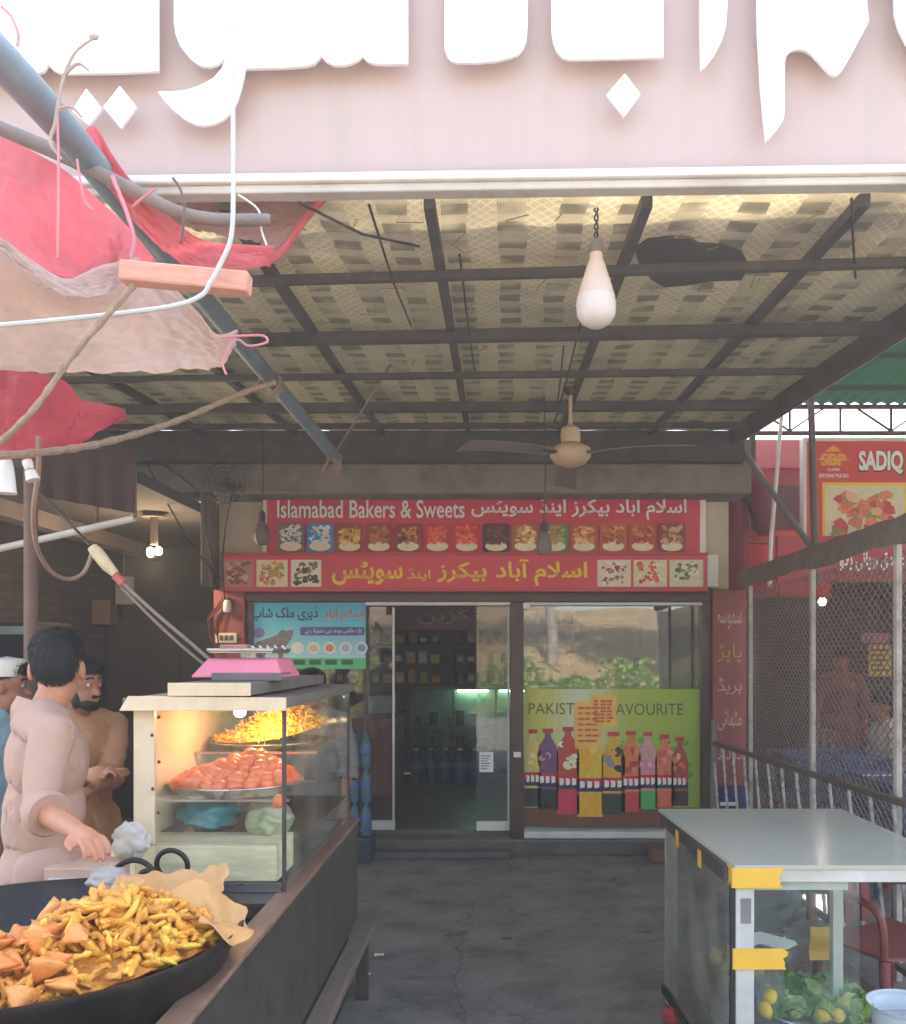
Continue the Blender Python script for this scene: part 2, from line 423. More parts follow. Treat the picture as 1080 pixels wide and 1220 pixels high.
# left pillar, right pillar with painted writing
g = G(); g.box((-2.345, YS - .1, 0), (-2.09, YS + .19, 2.19)); g.build('pillar', red_paint, shop, bevel=.008)
g = G(); g.box((1.79, YS - .1, .56), (2.07, YS + .2, 2.19)); pr = g.build('pillar', red_paint, shop, bevel=.008)
pr['label'] = 'red pillar with white painted Urdu words and a blue foot'
g = G(); g.box((1.787, YS - .103, 0), (2.073, YS + .2, .56)); g.build('pillar_foot', blue_paint, pr, bevel=.006)
faded = M('faded_lettering', (200, 166, 150), .7, .25, 30); faded_y = M('faded_yellow_lettering', (196, 150, 80), .7, .25, 30)
for body, za, zb, mt in (('سموسہ', 1.86, 2.0, faded), ('پاپڑ', 1.58, 1.74, faded_y), ('بریڈ', 1.32, 1.46, faded), ('مٹھائی', 1.02, 1.2, faded), ('دودھ', .74, .88, faded)):
    text('painted_word', body, 1.83, 2.03, za, zb, YS - .1, mt, pr, .002)
g = G()
for a, b in (((1.85, .40), (2.0, .43)), ((1.84, .3), (2.02, .33)), ((1.85, .16), (2.0, .2))): g.rect(a[0], b[0], a[1], b[1], YS - .103, .002)
g.build('painted_word', white_ink, pr)
# frames
g = G()
g.box((-2.09, YS - .06, 2.09), (1.79, YS + .1, 2.195))             # head
g.box((.113, YS - .08, .126), (.226, YS + .1, 2.09))                # mullion
g.box((1.712, YS - .06, .126), (1.788, YS + .1, 2.09))              # right jamb
g.box((-2.088, YS - .05, .126), (-2.03, YS + .1, 2.09))             # left jamb
g.box((-1.12, YS - .02, .172), (-1.085, YS + .1, 2.09))
g.build('window_frame', brown_frame, shop, bevel=.006)
g = G(); g.box((-1.09, YS - .075, 2.06), (.112, YS - .005, 2.088)); g.box((.227, YS - .075, 2.06), (1.71, YS - .005, 2.085)); g.build('door_track', white_alu, shop, bevel=.004)
g = G(); g.box((.228, YS - .1, .127), (1.711, YS + .05, .185)); g.build('window_sill', white_alu, shop, bevel=.006)
g = G(); g.box((.227, YS, .186), (1.711, YS + .008, 2.058)); g.build('window_pane', shop_glass, shop)
def leaf(x0, x1, y):
    g = G(); g.box((x0, y, .25), (x1, y + .01, 2.055)); lf = g.build('door_leaf', leaf_glass, shop)
    g = G(); g.box((x0, y - .012, .172), (x1, y + .022, .25)); g.build('bottom_rail', white_alu, lf, bevel=.003)
    g = G(); g.box((x1 - .02, y - .01, .252), (x1 - .002, y - .001, 2.05)); g.build('edge_strip', white_alu, lf)
leaf(-.17, .11, YS + .01)
leaf(-1.084, -.86, YS + .05)
g = G(); g.box((-2.028, YS, .186), (-1.122, YS + .008, 2.088)); g.build('window_pane', leaf_glass, shop)
g = G(); g.box((-2.028, YS - .04, .127), (-1.122, YS + .05, .184)); g.build('window_sill', white_alu, shop)

# ---- red cloth banner
pal_food = [[(120, 90, 80), (230, 225, 220), (200, 195, 200)], [(40, 130, 190), (220, 210, 190), (230, 230, 240)], [(150, 60, 30), (220, 150, 50), (240, 190, 90)],
            [(160, 30, 20), (200, 90, 40), (150, 120, 40)], [(150, 30, 30), (210, 130, 60), (90, 40, 30)], [(190, 20, 20), (230, 70, 40), (240, 110, 60)],
            [(200, 30, 30), (235, 60, 50), (250, 120, 80)], [(70, 30, 30), (130, 60, 50), (100, 30, 40)], [(170, 90, 40), (220, 160, 90), (240, 210, 150)],
            [(90, 130, 60), (160, 170, 90), (220, 120, 60)], [(180, 80, 30), (225, 140, 70), (240, 190, 120)], [(190, 90, 40), (230, 150, 80), (160, 60, 30)],
            [(190, 70, 30), (220, 130, 60), (170, 40, 30)], [(130, 50, 40), (190, 90, 60), (210, 170, 130)]]
def ink(c): return M('ink_%02x%02x%02x' % c, c, .5, .12, 20)
def rrect(x0, x1, z0, z1, r, n=4):
    p = []
    for cx, cz, a in ((x1 - r, z1 - r, 0), (x0 + r, z1 - r, 90), (x0 + r, z0 + r, 180), (x1 - r, z0 + r, 270)):
        for i in range(n + 1): t = R(a + 90 * i / n); p.append((cx + r * math.cos(t), cz + r * math.sin(t)))
    return p
def food_photo(name, x0, x1, z0, z1, Y, cols, parent, rr=.03, plate=True, n=34, seed=1, bg=None):
    """printed food picture: coloured ground, heap of pieces, plate"""
    q = random.Random(seed); g = G(); mats = [ink(c) for c in cols] + [cream_ink, white_ink]
    g.m = 0; g.plate(rrect(x0, x1, z0, z1, rr), Y, .002)
    W = x1 - x0; Hh = z1 - z0
    if plate:
        g.m = len(cols); g.ell(((x0 + x1) / 2, z0 + .2 * Hh), W * .4, Hh * .17, Y - .002, .001)
    for i in range(n):
        g.m = q.randrange(1, len(cols)) if i % 6 else 0
        cx = x0 + W * (.16 + .68 * q.random()); cz = z0 + Hh * ((.3 if plate else .12) + (.6 if plate else .76) * q.random())
        s = W * q.uniform(.05, .13)
        a0 = q.random() * 6
        g.plate([(cx + s * q.uniform(.6, 1.1) * math.cos(a0 + k * math.pi / 3), cz + s * q.uniform(.4, .9) * math.sin(a0 + k * math.pi / 3)) for k in range(6)], Y - .003 - i * .00004, .0004)
    return g.build(name, mats, parent)

YB = YS - .12
bn = thing('shop_banner', 'red cloth banner reading Islamabad Bakers and Sweets over a row of food pictures', 'banner', (-.05, YB, 2.52))
bx0, bx1, bz0, bz1 = X(318, YB), X(834, YB), Z(661, YB), Z(586, YB)
g = G()
def bsh(u, v): return (bx0 + (bx1 - bx0) * u, YB + .008 * math.sin(u * 23) * (v) + .006 * mnoise.noise(Vector((u * 20, v * 4, 1))), bz0 + (bz1 - bz0) * v - .018 * abs(math.sin(u * math.pi * 5)) * v * v)
g.sheet(bsh, 90, 8, .003); g.build('cloth', banner_red, bn, smooth=True)
g = G(); g.rect(bx0 - .035, bx1 + .05, bz0 - .014, bz0 - .001, YB + .01, .004); g.rect(bx0 - .035, bx0 - .001, bz0, bz1, YB + .01, .004); g.rect(bx1 + .001, bx1 + .05, bz0, bz1 - .02, YB + .01, .004)
g.rect(bx0, bx1, bz1 - .03, bz1 + .012, YB + .016, .003)
g.build('border', white_ink, bn)
Yt = YB - .02
text('lettering', 'Islamabad Bakers & Sweets', X(331, YB), X(554, YB), Z(617.5, YB), Z(596, YB), Yt + .008, white_ink, bn, .003, bold=.012)
text('lettering', 'اسلام آباد بیکرز اینڈ سویٹس', X(562, YB), X(818, YB), Z(620, YB), Z(592, YB), Yt + .008, white_ink, bn, .003, bold=.02)
for i in range(14):
    a = 330 + i * (818 - 330) / 14
    food_photo('food_picture', X(a + 1.2, YB), X(a + 33.5, YB), Z(658, YB), Z(624, YB), Yt + .004, pal_food[i % len(pal_food)], bn, .028, True, 64, i + 3)
g = G()
for i in range(7): g.ball((bx0 + (bx1 - bx0) * i / 6, YB - .005, bz1 + .004), .008, 6, 5)
g.build('eyelet', dark_metal, bn)

# ---- long red signboard
YL = YS - .2
sb = thing('shop_signboard', 'long red signboard with yellow Urdu lettering and three food pictures at each end', 'signboard', (-.25, YL, 2.2))
lx0, lx1, lz0, lz1 = X(265, YL), X(843, YL), Z(702, YL), Z(661, YL)
g = G(); g.box((lx0, YL, lz0), (lx1, YL + .19, lz1)); g.build('board', board_red, sb, bevel=.004)
g = G(); g.box((lx1 + .001, YL - .005, lz0 + .02), (lx1 + .09, YL + .19, lz1 - .0)); g.build('end_cap', white_alu, sb, bevel=.004)
g = G(); g.box((lx0 - .01, YL - .01, lz1 + .001), (lx1 + .01, YL + .19, lz1 + .018)); g.box((lx0 - .01, YL - .01, lz0 - .018), (lx1 + .01, YL + .19, lz0 - .001)); g.build('edge_trim', M('faded_red_trim', (190, 70, 74), .5, .15), sb)
text('lettering', 'اسلام آباد بیکرز', X(521, YL), X(700, YL), Z(698, YL), Z(666, YL), YL, yellow_ink, sb, .006, bold=.022)
text('lettering', 'اینڈ', X(486, YL), X(513, YL), Z(692, YL), Z(677, YL), YL, yellow_ink, sb, .006, bold=.01)
text('lettering', 'سویٹس', X(396, YL), X(480, YL), Z(697, YL), Z(668, YL), YL, yellow_ink, sb, .006, bold=.022)
for i, (a, b, cols, pl) in enumerate(((267, 302, [(190, 120, 100), (150, 40, 40), (220, 170, 150), (120, 60, 50)], False), (306, 343, [(230, 215, 170), (220, 140, 50), (210, 70, 40), (120, 160, 60)], False), (347, 383, [(232, 222, 200), (70, 50, 40), (120, 90, 60), (150, 120, 80)], False),
        (712, 752, [(225, 205, 175), (150, 40, 50), (170, 120, 90), (235, 220, 200)], False), (755, 795, [(225, 205, 160), (205, 40, 40), (230, 90, 70), (240, 225, 190)], False), (798, 838, [(222, 208, 170), (150, 130, 90), (235, 225, 200), (120, 90, 60)], True))):
    food_photo('food_picture', X(a, YL), X(b, YL), Z(699, YL), Z(667, YL), YL - .0005, [cols[0]] + cols[1:], sb, .006, pl, 60, 40 + i)

# ---- dairy poster
YD = YS - .03
dp = thing('dairy_poster', 'blue and white dairy shop poster with a cow and four dishes, left of the doorway', 'poster', (-1.6, YD, 1.53))
g = G()
n = 14
mats = [M('poster_sky_%d' % i, (int(60 + 150 * i / n), int(176 + 50 * i / n), int(206 + 22 * i / n)), .4, .04) for i in range(n)]
dx0, dx1, dz0, dz1 = X(297, YD), X(436, YD), Z(797, YD), Z(718, YD)
for i in range(n):
    g.m = i; t0 = max(0, (i - 4)) / 10.; g.rect(dx0, dx1, dz1 - (dz1 - dz0) * (i + 1) / n, dz1 - (dz1 - dz0) * i / n, YD, .004)
g.build('sheet', mats, dp)
text('lettering', 'ڈیری ملک شاپ', X(300, YD), X(379, YD), Z(741, YD), Z(722, YD), YD - .004, M('navy_ink', (40, 50, 96), .5), dp, .002, bold=.02)
text('lettering', 'اسلام آباد', X(386, YD), X(434, YD), Z(740, YD), Z(724, YD), YD - .004, M('scarlet_ink', (214, 84, 60), .5), dp, .002, bold=.018)
g = G(); g.plate(rrect(X(358, YD), X(435, YD), Z(757, YD), Z(747, YD), .02), YD - .004, .002); st = g.build('caption_strip', M('indigo_ink', (92, 86, 150), .5), dp)
text('caption', 'تازہ خالص دودھ دہی دستیاب ہے', X(364, YD), X(431, YD), Z(755.5, YD), Z(748.5, YD), YD - .006, white_ink, st, .001)
g = G(); g.ell((X(308, YD), Z(754, YD)), .055, .04, YD - .004); g.build('round_badge', M('violet_ink', (130, 120, 180), .5), dp)
cow = [(303, 783), (302, 771), (306, 765), (318, 761), (330, 757), (336, 750), (342, 752), (350, 750), (349, 757), (346, 763), (342, 768), (338, 776), (337, 786), (333, 786), (331, 777), (318, 776), (315, 786), (311, 786)]
g = G(); g.plate([(X(a, YD), Z(b, YD)) for a, b in cow], YD - .004); g.build('cow_picture', M('cow_ink', (134, 120, 120), .6, .35, 30), dp)
g = G(); g.rect(dx0, dx1, dz0, Z(784, YD), YD - .004, .002); g.build('green_foot', M('green_ink', (92, 190, 130), .5), dp)
for i, c in enumerate(((226, 226, 216), (214, 196, 150), (212, 140, 90), (170, 190, 210), (110, 160, 200))):
    g = G(); g.m = 0; g.ell((X(355 + i * 19, YD), Z(772, YD)), .052, .05, YD - .0045); g.m = 1; g.ell((X(355 + i * 19, YD), Z(772, YD)), .036, .032, YD - .007)
    g.build('dish_picture', [white_ink, ink(c)], dp)
g = G()
for i in range(4): g.rect(X(350 + i * 19, YD), X(364 + i * 19, YD), Z(792, YD), Z(786, YD), YD - .0065, .001)
g.build('caption', M('dark_green_ink', (30, 96, 60), .5), dp)

# ---- juice poster behind papers on the right hand pane
YJ = YS - .004
jp = thing('juice_poster', 'yellow green poster of nine juice bottles stuck on the right shop window', 'poster', (.97, YJ, .2))
jx0, jx1, jz0, jz1 = X(625, YJ), X(834, YJ), Z(984, YJ), Z(821, YJ)
g = G(); nx = 24; mats = []
for i in range(nx):
    t = i / (nx - 1); k = math.exp(-((t - .32) / .2) ** 2)
    mats.append(M('poster_lime_%d' % i, tuple(int(v) for v in ((150 + 40 * (1 - t)) * (1 - k) + 214 * k, (176 + 8 * (1 - t)) * (1 - k) + 212 * k, (62 - 10 * t) * (1 - k) + 178 * k)), .4, .05))
    g.m = i; g.rect(jx0 + (jx1 - jx0) * i / nx, jx0 + (jx1 - jx0) * (i + 1) / nx, Z(962, YJ), jz1, YJ, .003)
g.build('sheet', mats, jp)
g = G(); g.rect(jx0, jx1, jz0, Z(962, YJ), YJ, .003); g.build('brown_foot', M('poster_brown', (112, 62, 40), .45, .15, 8), jp)
olive = M('olive_ink', (86, 92, 48), .5)
text('lettering', 'PAKISTAN\'S', X(630, YJ), X(722, YJ), Z(851, YJ), Z(837, YJ), YJ - .003, olive, jp, .0015)
text('lettering', 'FAVOURITE', X(727, YJ), X(814, YJ), Z(852, YJ), Z(838, YJ), YJ - .003, olive, jp, .0015)
#            centre x, top y, bottom y, half width, juice, accent, foot
bots = [(633, 869, 960, 9, (216, 196, 120), (226, 200, 50), (40, 44, 36)), (653, 868, 963, 11, (110, 70, 110), (150, 60, 110), (30, 34, 34)), (677, 866, 969, 12, (196, 60, 50), (232, 224, 180), (214, 50, 76)),
        (703, 870, 972, 14, (228, 190, 40), (240, 170, 30), (238, 176, 30)), (731, 872, 969, 12.5, (226, 164, 30), (60, 50, 40), (26, 56, 40)), (752, 871, 966, 10.5, (226, 120, 60), (196, 50, 60), (206, 62, 66)),
        (772, 872, 963, 10, (214, 150, 150), (224, 128, 150), (70, 176, 84)), (792, 875, 961, 10, (226, 120, 80), (220, 80, 60), (222, 104, 70)), (810, 878, 959, 9, (170, 70, 50), (222, 120, 60), (60, 26, 30))]
cap = ink((190, 44, 48)); lab = ink((206, 36, 60)); labw = white_ink; navy = ink((36, 40, 70))
for i, (cx, ty, by, hw, c1, c2, c3) in enumerate(bots):
    hw *= 1.12; cx = max(cx, 625 + hw); g = G(); q = random.Random(i)
    p = lambda a, b: (X(cx + a * hw, YJ), Z(b, YJ))
    g.m = 0; g.plate([p(-.3, ty + 4), p(-.3, ty + 10), p(-.8, ty + 20), p(-1, ty + 30), p(-1, by), p(1, by), p(1, ty + 30), p(.8, ty + 20), p(.3, ty + 10), p(.3, ty + 4)], YJ - .003, .001)
    g.m = 1; g.plate([p(-.5, ty), p(-.5, ty + 5), p(.5, ty + 5), p(.5, ty)], YJ - .0042, .001)
    g.m = 2
    for k in range(9): g.m = (2, 7, 2, 0)[k % 4]; a, b = p(q.uniform(-.6, .6), ty + q.uniform(20, 48)); g.ell((a, b), hw / 142 * q.uniform(.2, .42), hw / 142 * q.uniform(.2, .42), YJ - .0042 - k * .0001, .0008, 10)
    l0 = ty + (by - ty) * .56; l1 = l0 + 16
    g.m = 3; g.plate([p(-1, l0), p(-1, l0 + 9), p(1, l0 + 9), p(1, l0)], YJ - .0055, .001)
    g.m = 6; g.plate([p(-1, l0 + 9), p(-1, l1), p(1, l1), p(1, l0 + 9)], YJ - .0055, .001)
    g.m = 4
    for k in range(3): a = -.75 + k * .55; g.plate([p(a, l0 + 3), p(a, l0 + 12), p(a + .36, l0 + 11), p(a + .36, l0 + 4)], YJ - .0068, .0008)
    g.m = 5; g.plate([p(-1, l1 + 3), p(-1, by + 1), p(1, by + 1), p(1, l1 + 3)], YJ - .0055, .001)
    g.build('bottle_picture', [ink(c1), cap, ink(c2), lab, labw, ink(c3), navy, ink(tuple(min(255, int(v * .55 + 112)) for v in c2))], jp)
g = G(); q = random.Random(3)
for k in range(70):
    cx = q.uniform(740, 824); cy = q.uniform(880, 925) ; s = q.uniform(.012, .04); a0 = q.random() * 6
    g.plate([(X(cx, YJ) + s * math.cos(a0 + j * 1.05) * q.uniform(.5, 1.1), Z(cy, YJ) + s * math.sin(a0 + j * 1.05) * q.uniform(.5, 1.1)) for j in range(6)], YJ - .00302 - k * .000003, .0001)
g.build('leaf_picture', ink((96, 150, 60)), jp)
paper_y = M('yellow_notice_paper', (240, 190, 92), .7, .08, 6)
for k, (a, b, c, d, lb) in enumerate(((685, 718, 836, 892, 'yellow paper notice with red print taped on the juice poster, the left one'), (704, 735, 828, 866, 'yellow paper notice taped higher on the juice poster, the right one'))):
    pp = thing('paper_notice', lb, 'notice', P(a, d, YJ - .016 - .003 * k), 'paper notices taped on the juice poster')
    g = G(); yy = YJ - .012 - .004 * k
    g.sheet(lambda u, v: (X(a + (b - a) * u, yy), yy - .006 * math.sin(v * 9 + u * 2) * .5, Z(d + (c - d) * v, yy)), 6, 10, .0008); g.build('sheet', paper_y, pp)
    g = G(); q = random.Random(k)
    for r_ in range(7):
        yy2 = c + 6 + r_ * (d - c - 10) / 7
        for s_ in range(3): x_ = a + 4 + s_ * (b - a - 8) / 3; g.rect(X(x_, yy), X(x_ + q.uniform(4, (b - a - 8) / 3), yy), Z(yy2 + 2.6, yy), Z(yy2, yy), yy - .006, .001)
    g.build('print', ink((214, 90, 60)), pp)
pn = thing('paper_notice', 'white paper sheet stuck low on the glass door leaf', 'notice', P(580, 920, YS))
g = G(); g.rect(X(571.5, YS), X(588, YS), Z(920, YS), Z(896, YS), YS + .008, .001); g.build('sheet', white_ink, pn)
g = G()
for k in range(6): g.rect(X(573, YS), X(585 - k % 3 * 2, YS), Z(901.5 + k * 3, YS), Z(900 + k * 3, YS), YS + .0068, .0004)
g.build('print', ink((130, 130, 140)), pn)
for (a, b, lb) in ((616.5, 899, 'small white sticker halfway down the brown window post'), (627.5, 722, 'small white sticker at the top left corner of the right shop window')):
    yy = YS - .081 if a < 624 else YS - .078
    g = G(); g.rect(-.03, .03, -.022, .022, 0, .002); o = g.build('sticker', white_ink); o.location = P(a, b, yy); tag(o, lb, 'sticker')
# electric bits on the left pillar
me_ = thing('switch_box', 'small cream switch plate on the red pillar left of the dairy poster', 'switch', P(270, 765, YS - .1))
g = G(); g.box(P(258, 766, YS - .1) , P(282, 754, YS - .13)); g.build('plate', cream_ink, me_, bevel=.004)
g = G()
for k in range(3): g.box(P(262 + k * 6, 763, YS - .131), P(266 + k * 6, 757, YS - .136))
g.build('switch', M('brown_plastic', (90, 66, 56), .4), me_)
hb = thing('lamp_holder', 'white lamp holder on the red pillar under the signboard end', 'lamp holder', P(270, 722, YS - .12))
g = G(); g.lathe([(.02, .05), (.03, .03), (.035, -.02), (.028, -.05), (.0001, -.055)], P(271, 722, YS - .14), 14); g.build('cup', white_alu, hb, smooth=True)
g = G(); g.cbox(P(271, 714, YS - .12), (.03, .06, .03)); g.build('bracket', dark_metal, hb)
g = G(); q = random.Random(5)
for k in range(7):
    g.tube([P(272 + q.uniform(-8, 4), 712, YS - .12), P(256 + q.uniform(-8, 6), 735 + q.uniform(-4, 4), YS - .14), P(254 + q.uniform(-6, 6), 758, YS - .13), P(262 + q.uniform(-4, 4), 778, YS - .12)], .006, 5)
tag(g.build('cable_tangle', M('red_black_cable', (92, 34, 38), .6)), 'tangle of dark red cables hanging beside the left red pillar', 'cables')
# ------------------------------------------------------------------ inside the bakery
su = thing('shelf_unit', 'dark wooden shelf unit full of packets on the back wall of the bakery', 'shelf', (-.7, 10.98, .17))
g = G(); g.box((-2.0, 10.96, .18), (.95, 10.99, 2.3)); g.build('back_panel', dark_wood, su)
for x in (-2.0, -.55, .93): g = G(); g.box((x, 10.66, .18), (x + .03, 10.957, 2.3)); g.build('side_panel', dark_wood, su)
sh_z = (1.28, 1.52, 1.76, 2.02)
for z in sh_z:
    for x0, x1 in ((-1.968, -.552), (-.518, .928)): g = G(); g.box((x0, 10.66, z), (x1, 10.957, z + .025)); g.build('shelf', dark_wood, su)
packs = []
kinds = [('biscuit_packet', (190, 120, 60)), ('sweet_jar', (206, 160, 90)), ('carton', (170, 60, 50)), ('rusk_packet', (220, 190, 140)), ('sweet_jar', (150, 90, 60)), ('carton', (90, 90, 130))]
rows = ['lowest', 'second', 'third', 'topmost']
q = random.Random(11)
for ri, z in enumerate(sh_z):
    for k in range(20):
        x = -1.9 + k * .145 + q.uniform(-.012, .012)
        if -.62 < x < -.47 or x > .86: continue
        nm, c = kinds[(k * 5 + ri * 3 + q.randrange(3)) % len(kinds)]
        hh = q.uniform(.12, .19); t = thing(nm, 'small %s in a packed row on the %s shelf behind the bakery door' % (nm.replace('_', ' '), rows[ri]), nm.replace('_', ' '), (x, 10.72, z + .0255), '%ss packed along the %s back shelf' % (nm.replace('_', ' '), rows[ri]))
        mm = M(nm + '_%d%d%d' % c, c, .35, .15, 20)
        g = G()
        if 'jar' in nm:
            g.lathe([(.05, 0), (.053, .01), (.053, hh - .04), (.04, hh - .02)], (x, 10.72, z + .0255), 12); g.build('jar_body', mm, t, smooth=True)
            g = G(); g.lathe([(.044, hh - .02), (.044, hh)], (x, 10.72, z + .0256), 12); g.build('lid', ink((190, 50, 50)), t)
        else:
            g.box((x - .052, 10.68, z + .0255), (x + .052, 10.78, z + hh)); g.build('packet', mm, t, bevel=.008)
            g = G(); g.box((x - .035, 10.677, z + .05), (x + .035, 10.6795, z + hh * .7)); g.build('label_print', ink((235, 215, 180) if k % 2 else (220, 180, 70)), t)
dc = thing('display_cooler', 'lit glass display cooler standing along the back of the bakery', 'display cooler', (-.3, 10.5, .17))
g = G(); g.box((-1.0, 10.3, .172), (.95, 10.64, .56)); g.build('plinth', dark_void, dc, bevel=.01)
g = G()
for x in (-1.0, -.52, -.02, .46, .93): g.box((x, 10.3, .5605), (x + .025, 10.33, 1.24))
g.box((-1.0, 10.3, 1.2405), (.955, 10.64, 1.27)); g.build('frame', M('cooler_frame', (60, 62, 64), .4), dc)
g = G(); g.box((-.99, 10.34, .8), (.94, 10.62, .815)); g.build('shelf', steel, dc)
g = G(); g.box((-.99, 10.307, .562), (.945, 10.313, 1.24)); g.build('glass_front', glass('cooler_glass', (214, 236, 226), .05), dc)
g = G(); g.box((-.99, 10.625, .562), (.945, 10.635, 1.24)); g.build('back_sheet', M('cooler_back', (170, 200, 180), .5), dc)
for x0, x1 in ((-.47, -.1), (.03, .42)):
    g = G(); g.tube([(x0, 10.57, 1.215), (x1, 10.57, 1.215)], .012, 8); g.build('lamp', M('tube_light', (245, 255, 245), .5, 0, emit=(235, 250, 232), estr=3.5), dc)
q = random.Random(21)
for k in range(12):
    x = -.9 + k * .155; c = [(40, 120, 80), (30, 90, 60), (180, 190, 170), (60, 70, 60)][k % 4]
    for z, rw in ((.8155, 'upper'), (.5606, 'lower')):
        t = thing('cooled_tub', 'small tub in the row on the %s level of the lit cooler' % rw, 'tub', (x, 10.46, z), 'tubs on the %s level of the display cooler' % rw)
        hh = q.uniform(.07, .2); g = G(); g.lathe([(.045, 0), (.055, hh * .8), (.055, hh)], (x, 10.46, z), 12); g.build('tub', ink(c), t, smooth=True)
        g = G(); g.lathe([(.058, hh), (.058, hh + .012)], (x, 10.46, z + .0005), 12); g.build('lid', white_ink, t)
rc = thing('red_counter', 'red sided serving counter inside the bakery doorway on the left', 'counter', (-1.25, 9.7, .17))
g = G(); g.box((-1.5, 9.2, .172), (-1.07, 10.2, .99)); g.build('cabinet', M('red_laminate', (150, 34, 44), .35, .12), rc, bevel=.01)
g = G(); g.box((-1.52, 9.18, .991), (-1.05, 10.22, 1.02)); g.build('top', dark_wood, rc, bevel=.005)
g = G(); g.cbox((-1.25, 9.5, 1.12), (.3, .28, .2)); tag(g.build('cash_box', M('till_grey', (150, 160, 165), .4), bevel=.015), 'small pale box standing on the red counter inside the bakery', 'box')
ms = thing('hanging_sign', 'maroon board with pale Urdu lettering hanging inside above the doorway', 'sign', (-.5, 8.7, 1.92))
g = G(); g.box((-1.75, 8.7, 1.9), (.15, 8.73, 2.16)); g.build('board', maroon, ms)
text('lettering', 'تکزین', -.78, -.17, 1.95, 2.1, 8.7, M('pale_pink_ink', (196, 150, 150), .5), ms, .003)
g = G()
for x in (-1.5, -.1): g.tube([(x, 8.715, 2.16), (x, 8.715, 2.62)], .006, 6)
g.build('hanger', dark_metal, ms)
pet = M('pet_plastic', (84, 122, 136), .12, .1, trans=.35); petb = M('pet_blue', (46, 80, 140), .2, .15, trans=.2); blab = M('bottle_label', (70, 92, 150), .4, .25, 25)
def bottle(name, label, cat, loc, hh, r, body, capm, group):
    t = thing(name, label, cat, loc, group); l = Vector(loc)
    g = G(); g.lathe([(r * .85, 0), (r, .012), (r, hh * .3), (r * .93, hh * .34), (r, hh * .4), (r, hh * .66), (r * .8, hh * .78), (r * .35, hh * .9), (r * .3, hh * .94)], l, 14); g.build('bottle_body', body, t, smooth=True)
    g = G(); g.lathe([(r * .38, hh * .94), (r * .38, hh)], l, 12); g.build('cap', capm, t)
    g = G(); g.lathe([(r * 1.015, hh * .42), (r * 1.015, hh * .62)], l, 14); g.build('label_band', blab, t, smooth=True)
    return t
b0 = None
for k in range(7):
    loc = (-.93 + k * .17, 10.16, .172)
    lb = 'big blue water bottle in the row on the bakery floor below the cooler'
    if b0 is None: b0 = bottle('water_bottle', lb, 'water bottle', loc, .4, .07, petb, white_alu, 'blue water bottles on the bakery floor')
    else: dup(b0, loc)
b1 = None
lv = ['bottom', 'middle', 'top']
g = G(); g.box((-1.28, YS - .46, .004), (-.99, YS - .17, .2)); tag(g.build('bottle_crate', M('crate_plastic', (44, 48, 60), .5), bevel=.01), 'dark low crate under the stacked water bottles by the doorway', 'crate')
for L3 in range(3):
    for k in range(3):
        loc = (-1.235 + k * .095, YS - .3 - .02 * k, .202 + L3 * .272)
        lb = '%s clear bottle with blue label in the %s tier of the stack beside the doorway' % (['left', 'middle', 'right'][k], lv[L3])
        if b1 is None: b1 = bottle('drink_bottle', lb, 'bottle', loc, .27, .044, pet, ink((40, 90, 170)), 'bottles stacked in three tiers by the doorway')
        else: dup(b1, loc, None, lb)

# ------------------------------------------------------------------ dark kitchen room left of the shop
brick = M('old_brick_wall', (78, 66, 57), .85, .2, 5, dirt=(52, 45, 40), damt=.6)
def brickify(m, a=(.22, .075), mort=(86, 76, 68)):
    n = m.node_tree; L = n.links.new; b = n.nodes['Principled BSDF']; src = b.inputs['Base Color'].links[0].from_socket
    tc = n.nodes.new('ShaderNodeTexCoord'); mp = n.nodes.new('ShaderNodeMapping'); mp.inputs['Rotation'].default_value = (R(90), 0, R(90))
    sx = n.nodes.new('ShaderNodeSeparateXYZ'); cb = n.nodes.new('ShaderNodeCombineXYZ'); ad = n.nodes.new('ShaderNodeMath')
    L(tc.outputs['Object'], sx.inputs[0]); L(sx.outputs[0], ad.inputs[0]); L(sx.outputs[1], ad.inputs[1]); L(ad.outputs[0], cb.inputs[0]); L(sx.outputs[2], cb.inputs[1])
    bt = n.nodes.new('ShaderNodeTexBrick'); bt.inputs['Scale'].default_value = 1; bt.inputs['Brick Width'].default_value = a[0]; bt.inputs['Row Height'].default_value = a[1]; bt.inputs['Mortar Size'].default_value = .008
    bt.inputs['Color1'].default_value = (1, 1, 1, 1); bt.inputs['Color2'].default_value = (.72, .68, .66, 1); bt.inputs['Mortar'].default_value = (.5, .5, .52, 1)
    L(cb.outputs[0], bt.inputs['Vector'])
    mx = n.nodes.new('ShaderNodeMix'); mx.data_type = 'RGBA'; mx.blend_type = 'MULTIPLY'; mx.inputs[0].default_value = 1
    L(src, mx.inputs[6]); L(bt.outputs[0], mx.inputs[7]); L(mx.outputs[2], b.inputs['Base Color'])
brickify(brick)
kr = thing('kitchen_room', 'dark open fronted kitchen room with old brick wall and grey ceiling left of the bakery', 'room', (-3.2, 7.5, 0))
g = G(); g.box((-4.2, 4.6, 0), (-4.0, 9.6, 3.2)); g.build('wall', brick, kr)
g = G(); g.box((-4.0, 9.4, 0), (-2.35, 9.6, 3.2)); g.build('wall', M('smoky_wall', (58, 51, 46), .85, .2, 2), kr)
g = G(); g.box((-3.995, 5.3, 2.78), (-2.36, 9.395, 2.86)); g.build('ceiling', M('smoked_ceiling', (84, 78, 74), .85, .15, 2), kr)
g = G(); g.box((-2.352, 7.0, 2.2), (-2.34, 9.39, 2.93)); g.box((-2.352, 7.62, 0), (-2.34, 9.39, 2.2)); g.build('wall', grime_grey, kr)
